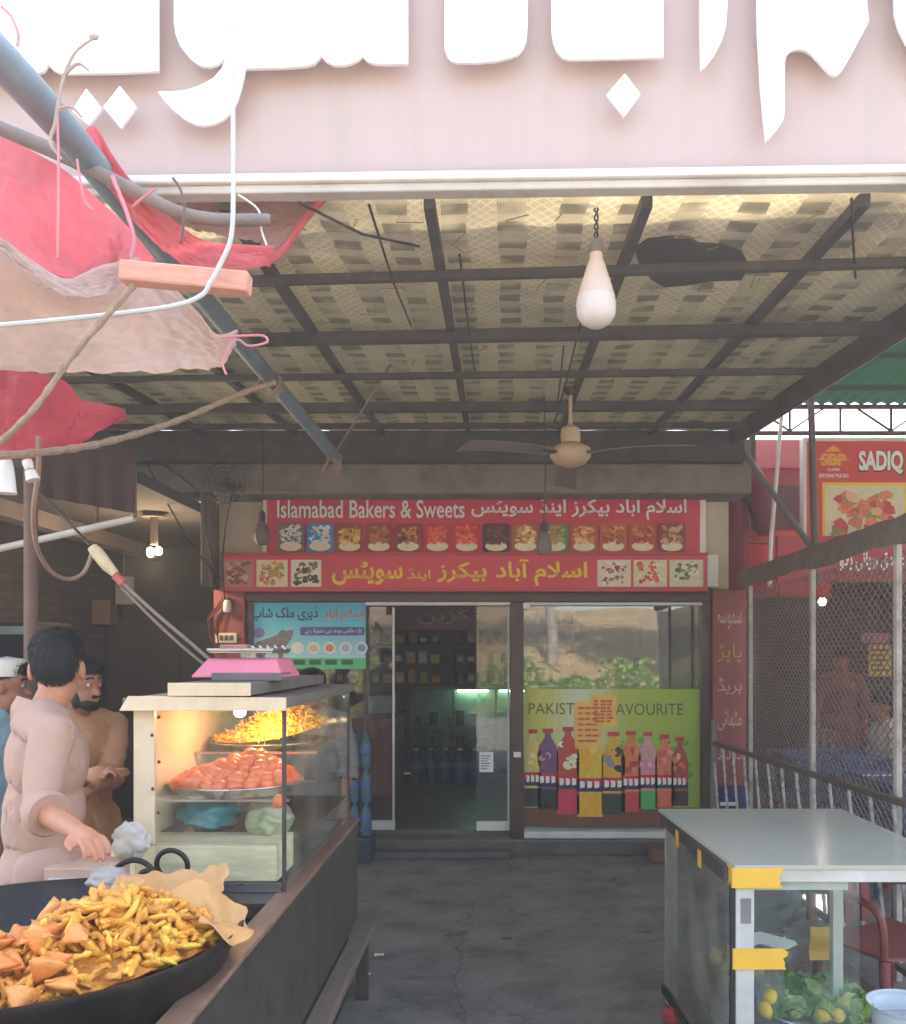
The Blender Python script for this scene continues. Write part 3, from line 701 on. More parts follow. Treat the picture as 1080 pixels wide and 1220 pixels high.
g = G(); g.box((-3.7, 6.2, 2.65), (-3.55, 9.39, 2.775)); g.build('ceiling_beam', grime_grey, kr)
g = G()
def val(u, v): p_ = P(30 + 132 * u, 0, 5.2); return (p_.x, 5.2 + .02 * math.sin(u * 30) * v, Z(536, 5.2) * (1 - v) + v * Z(588 + 24 * u, 5.2))
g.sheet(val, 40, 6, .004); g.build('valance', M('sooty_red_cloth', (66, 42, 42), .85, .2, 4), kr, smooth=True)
g = G(); g.tube([P(-8, 655, 5.5), P(60, 640, 5.45), P(161, 617, 5.3)], .022, 8); g.build('curtain_rail', white_alu, kr, smooth=True)
g = G(); g.tube([P(161, 617, 5.3), P(161, 560, 5.3)], .012, 6); g.tube([P(115, 628, 5.4), P(117, 590, 5.4)], .012, 6); g.build('rail_bracket', grime_grey, kr)
cu_ = thing('wall_cupboard', 'tall dark cupboard against the back wall of the kitchen room', 'cupboard', (-3.1, 9.1, 0))
g = G(); g.box((-3.95, 8.9, .004), (-2.42, 9.39, 2.02)); g.build('carcass', dark_void, cu_, bevel=.01)
for x0 in (-3.93, -3.17):
    g = G(); g.box((x0, 8.87, .1), (x0 + .73, 8.898, 1.98)); d_ = g.build('door', M('cupboard_door', (58, 50, 42), .6, .2), cu_, bevel=.006)
    g = G(); g.tube([(x0 + .67, 8.85, 1.0), (x0 + .67, 8.85, 1.2)], .01, 6); g.build('handle', steel, d_)
fr_ = thing('upright_fridge', 'dark glass door fridge with pale frame against the brick wall at the far left', 'fridge', (-3.7, 6.6, 0))
g = G(); g.box((-3.985, 6.5, .004), (-3.42, 7.1, 1.9)); g.build('cabinet', dark_void, fr_, bevel=.015)
g = G(); g.box((-3.98, 6.47, .1), (-3.93, 6.498, 1.86)); g.box((-3.47, 6.47, .1), (-3.42, 6.498, 1.86)); g.box((-3.929, 6.47, 1.8), (-3.471, 6.498, 1.86)); d_ = g.build('door_frame', M('fridge_frame', (150, 160, 156), .4), fr_)
g = G(); g.box((-3.929, 6.48, .1), (-3.471, 6.49, 1.8)); g.build('door_glass', glass('fridge_glass', (130, 145, 140), .05), fr_)
g = G(); g.rect(X(138, 8.7), X(160, 8.7), Z(720, 8.7), Z(687, 8.7), 8.7, .004); g.tube([P(148, 687, 8.7), P(148, 655, 8.75)], .004, 5); tag(g.build('wall_calendar', M('calendar_paper', (150, 146, 142), .6, .25, 9)), 'pale calendar sheet hanging in the dark kitchen above the cupboard', 'calendar')
g = G(); g.cbox(P(124, 730, 8.8), (.2, .18, .24)); tag(g.build('fuse_box', M('tan_box', (120, 96, 78), .6), bevel=.01), 'small tan box on the kitchen wall left of the hanging calendar', 'box')
# lit bulb on the kitchen ceiling
lb_ = thing('ceiling_bulb', 'lit twin lobed bulb glowing on the kitchen ceiling', 'light bulb', P(184, 640, 7.0))
pb = P(184, 658, 7.0)
g = G(); g.tube([(pb.x, 7.0, 2.78), (pb.x, 7.0, pb.z + .06)], .03, 10); g.lathe([(.1, 0), (.06, .03), (.0001, .04)], (pb.x, 7.0, 2.74), 14); g.build('holder', grime_grey, lb_, smooth=True)
g = G(); g.ball((pb.x - .03, 7, pb.z), (.03, .03, .04)); g.ball((pb.x + .035, 7, pb.z + .012), (.03, .03, .034)); g.build('bulb_glass', M('lit_bulb', (255, 230, 190), .5, 0, emit=(255, 226, 178), estr=14), lb_, smooth=True)
pl = bpy.data.objects.new('kitchen_bulb_light', bpy.data.lights.new('kitchen_bulb_light', 'POINT')); C.objects.link(pl); pl.location = (pb.x, 6.98, pb.z - .12); pl.data.energy = 5; pl.data.color = (1, .72, .45); pl.data.shadow_soft_size = .06; pl.parent = None
# wall fan
wf = thing('wall_fan', 'dusty dark wall fan under the concrete beam left of the banner', 'fan', P(270, 580, 6.95))
pf = P(268, 575, 6.86)
g = G()
for r_ in (.04, .08, .12, .16): g.tube([(pf.x + r_ * math.cos(R(a)), pf.y - .03 * (1 - (r_ / .16) ** 2), pf.z + r_ * math.sin(R(a))) for a in range(0, 361, 20)], .0035, 5, False)
for a in range(0, 360, 30): g.tube([(pf.x, pf.y - .03, pf.z), (pf.x + .16 * math.cos(R(a)), pf.y, pf.z + .16 * math.sin(R(a)))], .003, 4)
g.build('cage', dark_metal, wf)
for a in (20, 140, 260):
    g = G(); m3 = Matrix.Rotation(R(-a), 3, 'Y')
    g.sheet(lambda u, v: pf + Vector((0, .03, 0)) + m3 @ Vector((.03 + .11 * u, .02 * (v - .5), (v - .5) * .09 * (.5 + u * .7))), 4, 3, .003); g.build('blade', grime_grey, wf, smooth=True)
g = G(); g.lathe([(.0001, -.02), (.05, 0), (.06, .06), (.04, .1)], pf + Vector((0, .04, 0)), 12, Matrix.Rotation(R(-90), 3, 'X')); g.bar(pf + Vector((0, .08, 0)), pf + Vector((.1, .12, .0)), .03, .03); g.build('motor', dark_metal, wf, smooth=True)

# ------------------------------------------------------------------ canopy of steel bars and woven mats
def zc(v): return 2.939 + .063 * v
def CP(x, v, dz=0.): return Vector((x, v - .065 * max(0, 7.05 - v) / 3.6 * x, zc(v) + dz))
def mat_weave():
    m = M('woven_mat', (212, 204, 182), .85, .14, 9, trans=.0)
    n = m.node_tree; L = n.links.new; b = n.nodes['Principled BSDF']; out = n.nodes['Material Output']
    src = b.inputs['Base Color'].links[0].from_socket
    tc = n.nodes.new('ShaderNodeTexCoord'); sp = n.nodes.new('ShaderNodeSeparateXYZ'); L(tc.outputs['Object'], sp.inputs[0])
    def mm(op, a, b_=None):
        k = n.nodes.new('ShaderNodeMath'); k.operation = op
        for i, v in enumerate((a, b_)):
            if v is None: continue
            if isinstance(v, (int, float)): k.inputs[i].default_value = v
            else: L(v, k.inputs[i])
        return k.outputs[0]
    x, y = sp.outputs[0], sp.outputs[1]
    wob = n.nodes.new('ShaderNodeTexNoise'); wob.inputs['Scale'].default_value = 3; L(tc.outputs['Object'], wob.inputs['Vector'])
    x = mm('ADD', x, mm('MULTIPLY', mm('SUBTRACT', wob.outputs[0], .5), .06)); y = mm('ADD', y, mm('MULTIPLY', mm('SUBTRACT', wob.outputs[0], .5), .05))
    u = mm('FRACT', mm('DIVIDE', x, .205)); v = mm('FRACT', mm('DIVIDE', y, .15))
    isB = mm('GREATER_THAN', u, .47); rect = mm('MULTIPLY', mm('GREATER_THAN', v, .46), mm('SUBTRACT', 1, isB))
    d1 = mm('LESS_THAN', mm('FRACT', mm('DIVIDE', mm('ADD', x, mm('MULTIPLY', y, .8)), .046)), .22); d2 = mm('LESS_THAN', mm('FRACT', mm('DIVIDE', mm('SUBTRACT', x, mm('MULTIPLY', y, .8)), .046)), .22)
    lat = mm('MULTIPLY', mm('MAXIMUM', d1, d2), isB)
    fib = mm('FRACT', mm('DIVIDE', x, .009)); fib2 = mm('FRACT', mm('DIVIDE', y, .011))
    def mix(f, a, col, amt):
        k = n.nodes.new('ShaderNodeMix'); k.data_type = 'RGBA'; L(mm('MULTIPLY', f, amt), k.inputs[0]); L(a, k.inputs[6]); k.inputs[7].default_value = (*lin(col), 1); return k.outputs[2]
    pn_ = n.nodes.new('ShaderNodeTexNoise'); pn_.inputs['Scale'].default_value = 5; L(tc.outputs['Object'], pn_.inputs['Vector'])
    rect = mm('MULTIPLY', rect, mm('MINIMUM', 1, mm('MAXIMUM', 0, mm('MULTIPLY', mm('SUBTRACT', pn_.outputs[0], .36), 5))))
    c = mix(rect, src, (132, 128, 112), .75)
    c = mix(lat, c, (232, 224, 200), .75)
    c = mix(mm('MULTIPLY', mm('LESS_THAN', fib, .3), mm('SUBTRACT', 1, lat)), c, (150, 140, 118), .35)
    c = mix(mm('LESS_THAN', fib2, .22), c, (90, 80, 62), .25)
    dn = n.nodes.new('ShaderNodeTexNoise'); dn.inputs['Scale'].default_value = 1.3; dn.inputs['Detail'].default_value = 6; L(tc.outputs['Object'], dn.inputs['Vector'])
    c = mix(mm('MULTIPLY', mm('MAXIMUM', mm('SUBTRACT', dn.outputs[0], .5), 0), 4), c, (84, 78, 70), .55)
    L(c, b.inputs['Base Color'])
    t = n.nodes.new('ShaderNodeBsdfTranslucent'); L(c, t.inputs[0]); ms_ = n.nodes.new('ShaderNodeMixShader'); ms_.inputs[0].default_value = .45
    L(b.outputs[0], ms_.inputs[1]); L(t.outputs[0], ms_.inputs[2]); L(ms_.outputs[0], out.inputs[0])
    return m
weave = mat_weave()
cn = thing('canopy', 'sagging canopy of dark steel bars carrying patterned woven mats', 'canopy', (-.4, 5, 0))
g = G()
g.sheet(lambda u, v: CP(-3.4 + 5.26 * u, (2.87 + .075 * (-3.4 + 5.26 * u)) * (1 - v) + 6.98 * v, .05 - .012 * abs(math.sin(u * math.pi * 7.6)) * abs(math.sin(v * 19)) + .006 * mnoise.noise(Vector((u * 30, v * 30, 0)))), 84, 70, .006)
g.build('woven_mats', weave, cn, smooth=True)
for x in (-2.95, -2.28, -1.57, -.89, -.22, .49, 1.2):
    g = G(); g.bar(CP(x, 2.87 + .075 * x, .006), CP(x, 7.1, .006), .036, .042); g.build('purlin', dark_metal, cn)
g = G(); g.bar(CP(1.88, 3.02, -.02), CP(1.85, 7.1, -.02), .06, .12); g.build('edge_beam', dark_metal, cn)
for v, wdt, hgt in ((3.42, .03, .034), (4.215, .05, .052), (4.956, .03, .034), (5.78, .05, .06), (6.41, .035, .038)):
    g = G(); g.bar(CP(-3.4, v, -.028), CP(1.9, v, -.028), wdt, hgt); g.build('cross_beam', dark_metal, cn)
g = G(); g.box((-3.5, 6.86, zc(7) - .225), (1.93, 6.97, zc(7) + .015)); g.build('back_beam', dark_metal, cn)
g = G(); g.sheet(lambda u, v: CP(-3.5 + 5.3 * u, 3.37 + 4.3 * v, .36 + .012 * math.sin(u * 5.3 * 2 * math.pi / .08 * .25)), 170, 3, .003); g.build('unseen_roof_sheet', M('translucent_roof', (198, 200, 192), .6, .15, 3, trans=.42), cn)  # unseen upper roof, shaped to shade the mats and pass soft light
g = G()
for x in (-3.3, -1.5, .3, 1.75): g.bar(CP(x, 3.5, .06), CP(x, 3.5, .34), .03, .03); g.bar(CP(x, 6.9, .06), CP(x, 6.9, .34), .03, .03)
g.build('roof_strut', dark_metal, cn)
pt = [(756, 308), (772, 298), (800, 295), (822, 296), (832, 303), (860, 305), (884, 312), (892, 330), (884, 344), (850, 345), (818, 350), (792, 352), (776, 343), (762, 325)]
def onmat(a, b, dz=0):
    y = b; v = 1353 / (714 - y); return CP((a - PX) / F * v, v + .065 * (7.05 - v) / 3.6 * (a - PX) / F * v, dz)
g = G(); c0 = onmat(825, 323, .03)
pp_ = [onmat(a, b, .03) for a, b in pt]; k = len(pp_)
g.add(pp_ + [p + Vector((0, 0, .012)) for p in pp_], [tuple(range(k)), tuple(range(2 * k - 1, k - 1, -1))] + [(i, k + i, k + (i + 1) % k, (i + 1) % k) for i in range(k)])
g.build('tar_patch', M('tar_cloth', (62, 56, 55), .8, .2), cn)
g = G()
for a in ((440, 240, 490, 385), (355, 236, 500, 290), (1015, 235, 1020, 330), (548, 300, 566, 440), (705, 330, 660, 505), (672, 410, 664, 480)):
    pa = onmat(a[0], a[1], -.01); pb_ = onmat(a[2], a[3], -.01); g.tube([pa, (pa + pb_) / 2 + Vector((0, 0, -.03)), pb_], .005, 5)
g.build('slack_wire', wire_black, cn)
g = G(); q = random.Random(9)
for k in range(40):
    p_ = onmat(q.uniform(330, 1000), q.uniform(250, 500), .03); s = q.uniform(.01, .03)
    g.tube([p_, p_ + Vector((q.uniform(-.05, .05), q.uniform(-.05, .05), -s)), p_ + Vector((q.uniform(-.08, .08), q.uniform(-.08, .08), -s * .5))], .002, 4)
g.build('loose_straw', M('straw', (150, 124, 84), .8, .3), cn)['kind'] = 'stuff'
# posts that carry the canopy
for x, y, lb in ((X(37, 4.5), 4.5, 'brown steel canopy post behind the man in pink, left of the kitchen'),):
    g = G(); g.tube([(x, y, .002), (x, y, zc(y) + .02)], .034, 12); g.box((x - .08, y - .08, .0025), (x + .08, y + .08, .012)); tag(g.build('canopy_post', M('brown_post_paint', (112, 84, 74), .6, .2, dirt=(70, 56, 50)), smooth=True), lb, 'post')

# ------------------------------------------------------------------ large white lettered sign over the entrance
YG = 2.8
def sl(p): return Vector((p[0], p[1], p[2] + .0143 * p[0]))
def slg(g):
    g.v = [sl(v) for v in g.v]; return g
sg = thing('fascia_sign', 'huge pale pink sign with cut off white Urdu letters across the top of the entrance', 'sign', (0, YG, 3.2))
zb = Z(213, YG)
g = slg(G().box((-2.6, YG, zb + .002), (2.9, YG + .015, 4.75)))
g.build('panel', M('sign_pink_flex', (200, 178, 172), .5, .04, 2, dirt=(190, 172, 162), damt=.6, dscale=1.5, trans=.15, stretch=(3.2, 1, .35)), sg)
g = slg(G().box((-2.6, YG - .03, zb - .002), (2.9, YG - .001, zb + .008))); g.build('red_edge', M('sign_red_edge', (196, 80, 90), .5), sg)
g = slg(G().box((-2.6, YG - .06, zb - .03), (2.9, YG + .02, zb - .0025))); g.build('trim', M('trim_white', (232, 226, 218), .45, .06, 3, dirt=(200, 188, 178)), sg, bevel=.006)
g = slg(G().box((-2.6, YG - .045, zb - .058), (2.9, YG + .012, zb - .0305))); g.build('trim', M('trim_beige', (206, 196, 184), .5, .08, 3, dirt=(160, 140, 130)), sg, bevel=.006)
g = slg(G().box((-2.6, YG + .016, 4.66), (2.9, YG + .06, 4.75)).box((-2.6, YG + .016, zb + .01), (2.9, YG + .05, zb + .05)))
g.build('back_frame', dark_metal, sg)
letters = [
 [(-150, -90), (191, -90), (191, 88), (150, 90), (76, 91), (66, 87), (60, 80), (55, 88), (40, 93), (20, 92), (-150, 92)],
 [(209, -90), (209, 30), (211, 44), (216, 57), (225, 69), (233, 77), (242, 82), (252, 83), (261, 80), (268, 74), (273, 65), (266, 84), (256, 96), (242, 104), (224, 110), (207, 112), (190, 112), (196, 121), (208, 134), (223, 146), (234, 151), (244, 153), (256, 151), (268, 145), (278, 135), (285, 121), (290, 104), (294, 85), (340, 84), (366, 82), (376, 79), (384, 70), (390, 77), (399, 81), (411, 81), (422, 78), (429, 74), (433, 70), (438, 76), (446, 79), (462, 80), (487, 79), (487, -90)],
 [(530, -90), (530, 60), (533, 70), (538, 76), (546, 78), (570, 78), (592, 76), (608, 72), (618, 68), (624, 61), (628, 50), (629, 30), (629, -90)],
 [(656, -90), (657, 40), (659, 54), (663, 64), (670, 72), (678, 74.5), (700, 74), (790, 72), (790, -90)],
 [(832, -90), (833, 50), (834, 88), (842, 80), (851, 68), (859, 52), (864, 36), (866, 10), (867, -90)],
 [(899, -90), (901, 40), (905, 110), (911, 172), (918, 165), (926, 155), (932, 146), (934, 135), (934, 78), (936, 69), (941, 64), (949, 62), (957, 63), (966, 68), (975, 78), (986, 90), (991, 93.5), (996, 93), (1003, 86), (1014, 66), (1030, 36), (1034, 28), (1032, 14), (1028, -90)],
 [(1062, -90), (1064, 20), (1069, 38), (1077, 54), (1090, 70), (1110, 80), (1200, 80), (1200, -90)],
 [(744, 90), (763, 115), (743, 142), (722, 116)], [(145, 105), (165, 130), (146, 156), (125, 130)], [(105, 108), (124, 132), (108, 152), (88, 135)]]
wl = M('sign_letter_white', (240, 240, 240), .35, .02)
for po in letters:
    yy = YG - .05; g = G(); g.plate([(X(a, yy), Z(b, yy)) for a, b in po], yy, .014); g.build('letter' if len(po) > 4 else 'letter_dot', wl, sg, bevel=.003)
g = G()
for x in (-1.3, -.5, .3, 1.2):
    for z in (3.75, 4.3): g.tube([(x, YG, z), (x, YG - .05, z)], .01, 6)
g.build('standoff', dark_metal, sg)
# ------------------------------------------------------------------ poles, tarpaulins, ropes and lamps overhead
def lerp_line(pts, t):
    k = t * (len(pts) - 1); i = min(int(k), len(pts) - 2); f = k - i
    def c(j): return Vector(pts[max(0, min(j, len(pts) - 1))])
    p0, p1, p2, p3 = c(i - 1), c(i), c(i + 1), c(i + 2)
    return .5 * ((2 * p1) + (-p0 + p2) * f + (2 * p0 - 5 * p1 + 4 * p2 - p3) * f * f + (-p0 + 3 * p1 - 3 * p2 + p3) * f ** 3)
def smooth_pts(pts, n): return [lerp_line(pts, i / n) for i in range(n + 1)]
def drape(name, label, mat, top, bot, folds=.02, freq=5, seed=0, nu=90, nv=44, sag=.0, group=None, th=.003):
    T = [P(*p) for p in top]; B_ = [P(*p) for p in bot]
    def fn(u, v):
        a = lerp_line(T, u); b = lerp_line(B_, u); p = a.lerp(b, v)
        k = math.sin(math.pi * min(1, max(0, v))) * .7 + .3
        q_ = Vector((u * freq * 4, v * freq * 2.2, seed + 5)); p = p + Vector((0, 1, -.6)) * (.016 * abs(mnoise.noise(q_ * .7)) + .005 * mnoise.noise(q_ * 1.8)) * min(1, 6 * v)
        p = p + Vector((0, 1, -.5)) * folds * k * (mnoise.noise(Vector((u * freq, v * freq * .4, seed))) + .5 * math.sin((u + .25 * v) * freq * 3.1 + seed) * k) + Vector((0, .2, -1)) * sag * math.sin(math.pi * v) * math.sin(math.pi * u)
        return p
    g = G(); g.sheet(fn, nu, nv, th); o = g.build(name, mat, None, T[0], smooth=True)
    return tag(o, label, 'tarpaulin', group)
tarp_red = M('red_tarpaulin', (244, 138, 146), .5, .1, 3, trans=.6, bump=.35, bscale=70, dirt=(200, 110, 112), damt=.5)
tarp_dark = M('dark_red_tarpaulin', (212, 92, 106), .55, .2, 3, trans=.5, bump=.2, bscale=14, dirt=(120, 60, 66))
tarp_beige = M('beige_sheet_cloth', (226, 200, 186), .7, .08, 3, trans=.55, bump=.12, bscale=90, dirt=(176, 150, 138), damt=.5)
tarp_grey = M('grey_pink_tarpaulin', (182, 140, 136), .6, .12, 3, trans=.4, bump=.15, bscale=14)
drape('red_tarpaulin', 'bright pinkish red tarpaulin bulging at the upper left, left of the slanting pole', tarp_red,
      [(-60, 140, 2.35), (20, 172, 2.4), (70, 200, 2.45), (110, 232, 2.5), (150, 268, 2.55), (186, 312, 2.6)], [(-60, 300, 2.1), (10, 310, 2.15), (60, 322, 2.2), (100, 330, 2.25), (140, 335, 2.3), (180, 330, 2.4)], .06, 3, 1, sag=.04)
drape('red_tarpaulin', 'narrow red tarpaulin fold hanging right of the slanting pole, ending under the white cable', tarp_red,
      [(96, 160, 2.6), (114, 152, 2.62), (138, 190, 2.64), (172, 232, 2.66), (236, 282, 2.68), (300, 292, 2.7), (328, 293, 2.7)], [(110, 200, 2.62), (128, 220, 2.63), (150, 250, 2.64), (186, 290, 2.65), (232, 318, 2.66), (280, 321, 2.67), (322, 311, 2.69)], .02, 5, 2)
drape('grey_tarpaulin', 'greyish tarpaulin end with red hem hanging under the big sign at the left', tarp_grey,
      [(165, 232, 2.92), (230, 236, 2.93), (300, 237, 2.94), (384, 237, 2.95)], [(200, 262, 2.86), (245, 276, 2.87), (300, 285, 2.88), (330, 300, 2.9)], .02, 4, 3)
g = G(); g.tube(smooth_pts([P(386, 236, 2.93), P(362, 264, 2.92), P(335, 300, 2.9), P(318, 312, 2.88)], 12), [.012] * 12 + [.02], 8); tag(g.build('tarpaulin_hem', tarp_red, smooth=True), 'rolled red hem at the right end of the grey tarpaulin under the sign', 'tarpaulin')
drape('beige_sheet', 'beige cloth sheet slung below the red tarpaulin with a tied corner at its right', tarp_beige,
      [(-60, 268, 2.0), (0, 290, 2.05), (50, 330, 2.1), (95, 352, 2.15), (130, 346, 2.2), (158, 322, 2.25), (200, 338, 2.28), (236, 372, 2.3), (258, 398, 2.32), (284, 393, 2.35)],
      [(-60, 437, 2.1), (0, 440, 2.12), (50, 442, 2.14), (100, 443, 2.16), (150, 442, 2.2), (190, 440, 2.24), (225, 438, 2.27), (250, 436, 2.3), (266, 434, 2.32), (279, 408, 2.35)], .02, 4, 4, 110, 60)
drape('beige_sheet', 'pale rolled upper edge of cloth lying over the beige sheet at the left', M('pale_sheet', (206, 178, 168), .7, .08, 3, trans=.4),
      [(-60, 262, 1.98), (0, 282, 2.0), (40, 312, 2.05), (80, 332, 2.1), (120, 318, 2.15), (166, 306, 2.2)], [(-60, 276, 1.96), (0, 298, 1.99), (40, 332, 2.03), (84, 350, 2.08), (124, 348, 2.13), (164, 318, 2.18)], .015, 3, 5)
drape('dark_red_tarpaulin', 'dark red tarpaulin corner hanging below the beige sheet at the left edge', tarp_dark,
      [(-60, 436, 2.5), (0, 440, 2.55), (40, 446, 2.6), (76, 452, 2.7), (100, 478, 2.8), (150, 488, 2.9)], [(-60, 548, 2.5), (0, 546, 2.55), (40, 541, 2.6), (72, 538, 2.7), (98, 528, 2.8), (146, 494, 2.9)], .04, 4, 6)
pole_m = M('blue_grey_pole_paint', (122, 142, 152), .5, .12, 4, dirt=(70, 72, 72), damt=.5)
g = G(); g.tube(smooth_pts([P(-40, 30, 2.0), P(60, 135, 2.35), P(170, 268, 3.0), P(300, 425, 4.3), P(402, 547, 6.0)], 20), [.047 - .008 * i / 20 for i in range(21)], 14)
tag(g.build('bamboo_pole', pole_m, None, P(402, 547, 6.0), smooth=True), 'long blue grey pole slanting from the top left corner to the back of the canopy', 'pole')
stick_m = M('grey_branch_wood', (132, 118, 112), .8, .2, 6, bump=.3, stretch=(1, 1, 1))
g = G(); g.tube(smooth_pts([P(-40, 138, 2.5), P(60, 178, 2.55), P(150, 222, 2.6), P(230, 258, 2.65), P(322, 262, 2.72)], 16), [.022 - .004 * i / 16 for i in range(17)], 10)
tag(g.build('branch_pole', stick_m, None, P(60, 178, 2.55), smooth=True), 'thin grey branch pole crossing behind the slanting pole over the red tarpaulin', 'pole')
g = G(); g.bar(P(146, 325, 2.15), P(298, 339, 2.15), .05, .05); tag(g.build('timber_batten', M('pink_timber', (214, 150, 128), .7, .18, 6, stretch=(2, 14, 14), bump=.2), None, P(298, 340, 2.15), bevel=.006), 'short square sawn batten sticking out to the right across the slanting pole', 'timber')
def rope(name, label, mat, pts, r, n=24, cat='rope', group=None, twist=True):
    pp = smooth_pts([P(*p) for p in pts], n)
    g = G(); g.tube(pp, [r * (1 + (.18 * math.sin(i * 2.4) if twist else 0)) for i in range(n + 1)], 7)
    return tag(g.build(name, mat, None, pp[0], smooth=True), label, cat, group)
rope('rope', 'thick hemp rope sagging from the left edge up to the knot on the slanting pole', rope_mat, [(-20, 544, 2.3), (60, 538, 2.5), (130, 526, 2.8), (210, 502, 3.2), (290, 468, 3.5), (328, 456, 3.6)], .011, 40)
rope('rope', 'brown rope running up from the left edge across the beige sheet', rope_mat, [(-10, 536, 1.98), (40, 488, 1.98), (90, 420, 1.99), (160, 340, 2.0)], .007, 24)
rope('rope', 'thin twine from the end of the slanting pole up to a canopy bar', rope_mat, [(386, 556, 5.9), (402, 535, 5.8), (450, 460, 5.2), (490, 392, 4.7), (522, 338, 4.1)], .008, 24)
g = G(); q = random.Random(2)
for (cx, cy, Y, r) in ((323, 458, 4.6, .055),):
    c = P(cx, cy, Y); d = (P(402, 547, 6.0) - P(300, 425, 4.3)).normalized(); u = d.orthogonal().normalized(); w_ = d.cross(u)
    for k in range(3):
        g.tube([c + d * (k - 1) * .022 + (u * math.cos(t * .42) + w_ * math.sin(t * .42)) * r for t in range(16)], .011, 6)
tag(g.build('rope_knot', rope_mat, smooth=True), 'hemp rope wound in a knot round the slanting pole', 'rope')
g = G()
for k in range(5):
    a = q.uniform(-6, 6); g.tube(smooth_pts([P(396 + a, 545, 5.85), P(398 + a * 1.5, 552, 5.8), P(392 + a * 1.6, 566 + q.uniform(-5, 5), 5.8)], 6), .009, 5)
tag(g.build('rope_end', rope_mat), 'frayed twine end dangling from the far tip of the slanting pole', 'rope')
rope('white_cable', 'white cable dropping from the big sign, round the batten and off to the left edge', M('grey_white_cable', (196, 194, 192), .5, .08), [(276, -20, 2.08), (277, 60, 2.09), (278, 150, 2.1), (278, 240, 2.1), (275, 285, 2.1), (262, 316, 2.1), (250, 338, 2.1), (240, 352, 2.1), (205, 365, 2.08), (120, 376, 2.04), (40, 384, 2.0), (-20, 389, 1.98)], .0058, 60, 'cable', twist=False)
tw = [([(2, 8, 1.9), (14, 20, 1.9), (22, 40, 1.9), (21, 54, 1.9)], 'pale pink plastic strip looped at the top left corner'),
      ([(68, 120, 2.2), (70, 200, 2.2), (69, 308, 2.2)], 'long pink twine hanging straight in front of the red tarpaulin'),
      ([(134, 210, 2.3), (150, 250, 2.3), (160, 285, 2.3), (156, 308, 2.3)], 'pink ribbon curling over the slanting pole above the batten'),
      ([(262, 402, 2.3), (290, 400, 2.3), (314, 400, 2.3), (318, 408, 2.3), (296, 412, 2.3), (282, 405, 2.3), (266, 430, 2.3), (270, 446, 2.3)], 'pink twine bow tied at the corner of the beige sheet'),
      ([(186, 225, 2.5), (170, 236, 2.5), (158, 246, 2.5)], 'short pale pink tape stuck across the branch pole'),
      ([(284, 232, 2.72), (308, 250, 2.72), (312, 275, 2.72), (318, 292, 2.72)], 'thin white string hanging below the sign trim beside the white cable'),
      ([(92, 190, 2.3), (100, 235, 2.3), (112, 252, 2.3), (98, 240, 2.3)], 'tangled pale twine hanging beside the slanting pole on the red tarpaulin')]
for i, (pts, lb2) in enumerate(tw): rope('twine', lb2, twine_pink if i not in (5,) else wire_white, pts, .0032 if i != 2 else .0055, 24, 'twine', twist=False)
g = G()
for pts in ([(66, 150, 2.2), (74, 100, 2.2), (90, 62, 2.2), (118, 42, 2.2)], [(74, 92, 2.2), (92, 76, 2.2), (106, 84, 2.2)], [(66, 150, 2.2), (60, 170, 2.2), (74, 190, 2.2)], [(70, 130, 2.2), (86, 128, 2.2), (98, 140, 2.2)]):
    pp = smooth_pts([P(*p) for p in pts], 10); g.tube(pp, [.0055 - .0003 * i for i in range(11)], 5)
g.ball(P(112, 44, 2.2), (.014, .006, .008), 8, 6)
tag(g.build('dry_twig', M('dry_twig_bark', (176, 154, 140), .8, .2), None, P(66, 150, 2.2)), 'dry twig sticking up from the slanting pole in front of the big sign', 'twig')
g = G(); g.tube(smooth_pts([P(206, 212, 2.6), P(216, 228, 2.6), P(220, 252, 2.6), P(216, 290, 2.6)], 10), .004, 5); tag(g.build('dry_twig', M('dark_twig_bark', (108, 86, 80), .8, .2)), 'thin dark hooked twig standing over the red tarpaulin fold', 'twig')

# big lamp hanging under the canopy
def lathe_part(name, prof, c, mat, par, n=24, axis=None): g = G(); g.lathe(prof, c, n, axis); return g.build(name, mat, par, smooth=True)
Yb = 3.0; cb = P(710.5, 390, Yb)
bl = thing('hanging_bulb', 'large unlit white bulb hanging on a twisted cord under the front of the canopy', 'light bulb', (cb.x, Yb, cb.z))
k = Yb / F
prof = [(.0001, 0), (10, 1), (18, 6), (23, 15), (24, 26), (22.5, 36)]
lathe_part('bulb_glass', [(r * k if r > .01 else r, z * k) for r, z in prof], cb, M('milky_bulb', (236, 224, 218), .3, .03, trans=.25), bl)
lathe_part('bulb_body', [(r * k, z * k) for r, z in [(22.4, 36.2), (19, 48), (14, 64), (9.5, 78), (8, 80), (7.6, 88)]], cb, M('bulb_plastic', (220, 196, 182), .4, .06), bl)
lathe_part('bulb_holder', [(r * k, z * k) for r, z in [(8, 88.2), (8.6, 90), (8.6, 98), (5, 104), (2, 106)]], cb, M('holder_grey', (120, 110, 106), .5), bl, 14)
g = G()
for s in (1, -1): g.tube([cb + Vector((s * .006 * math.sin(i * .9), s * .006 * math.cos(i * .9), (104 + i * 3.0) * k)) for i in range(18)], .0035, 5)
g.build('cord', wire_black, bl)
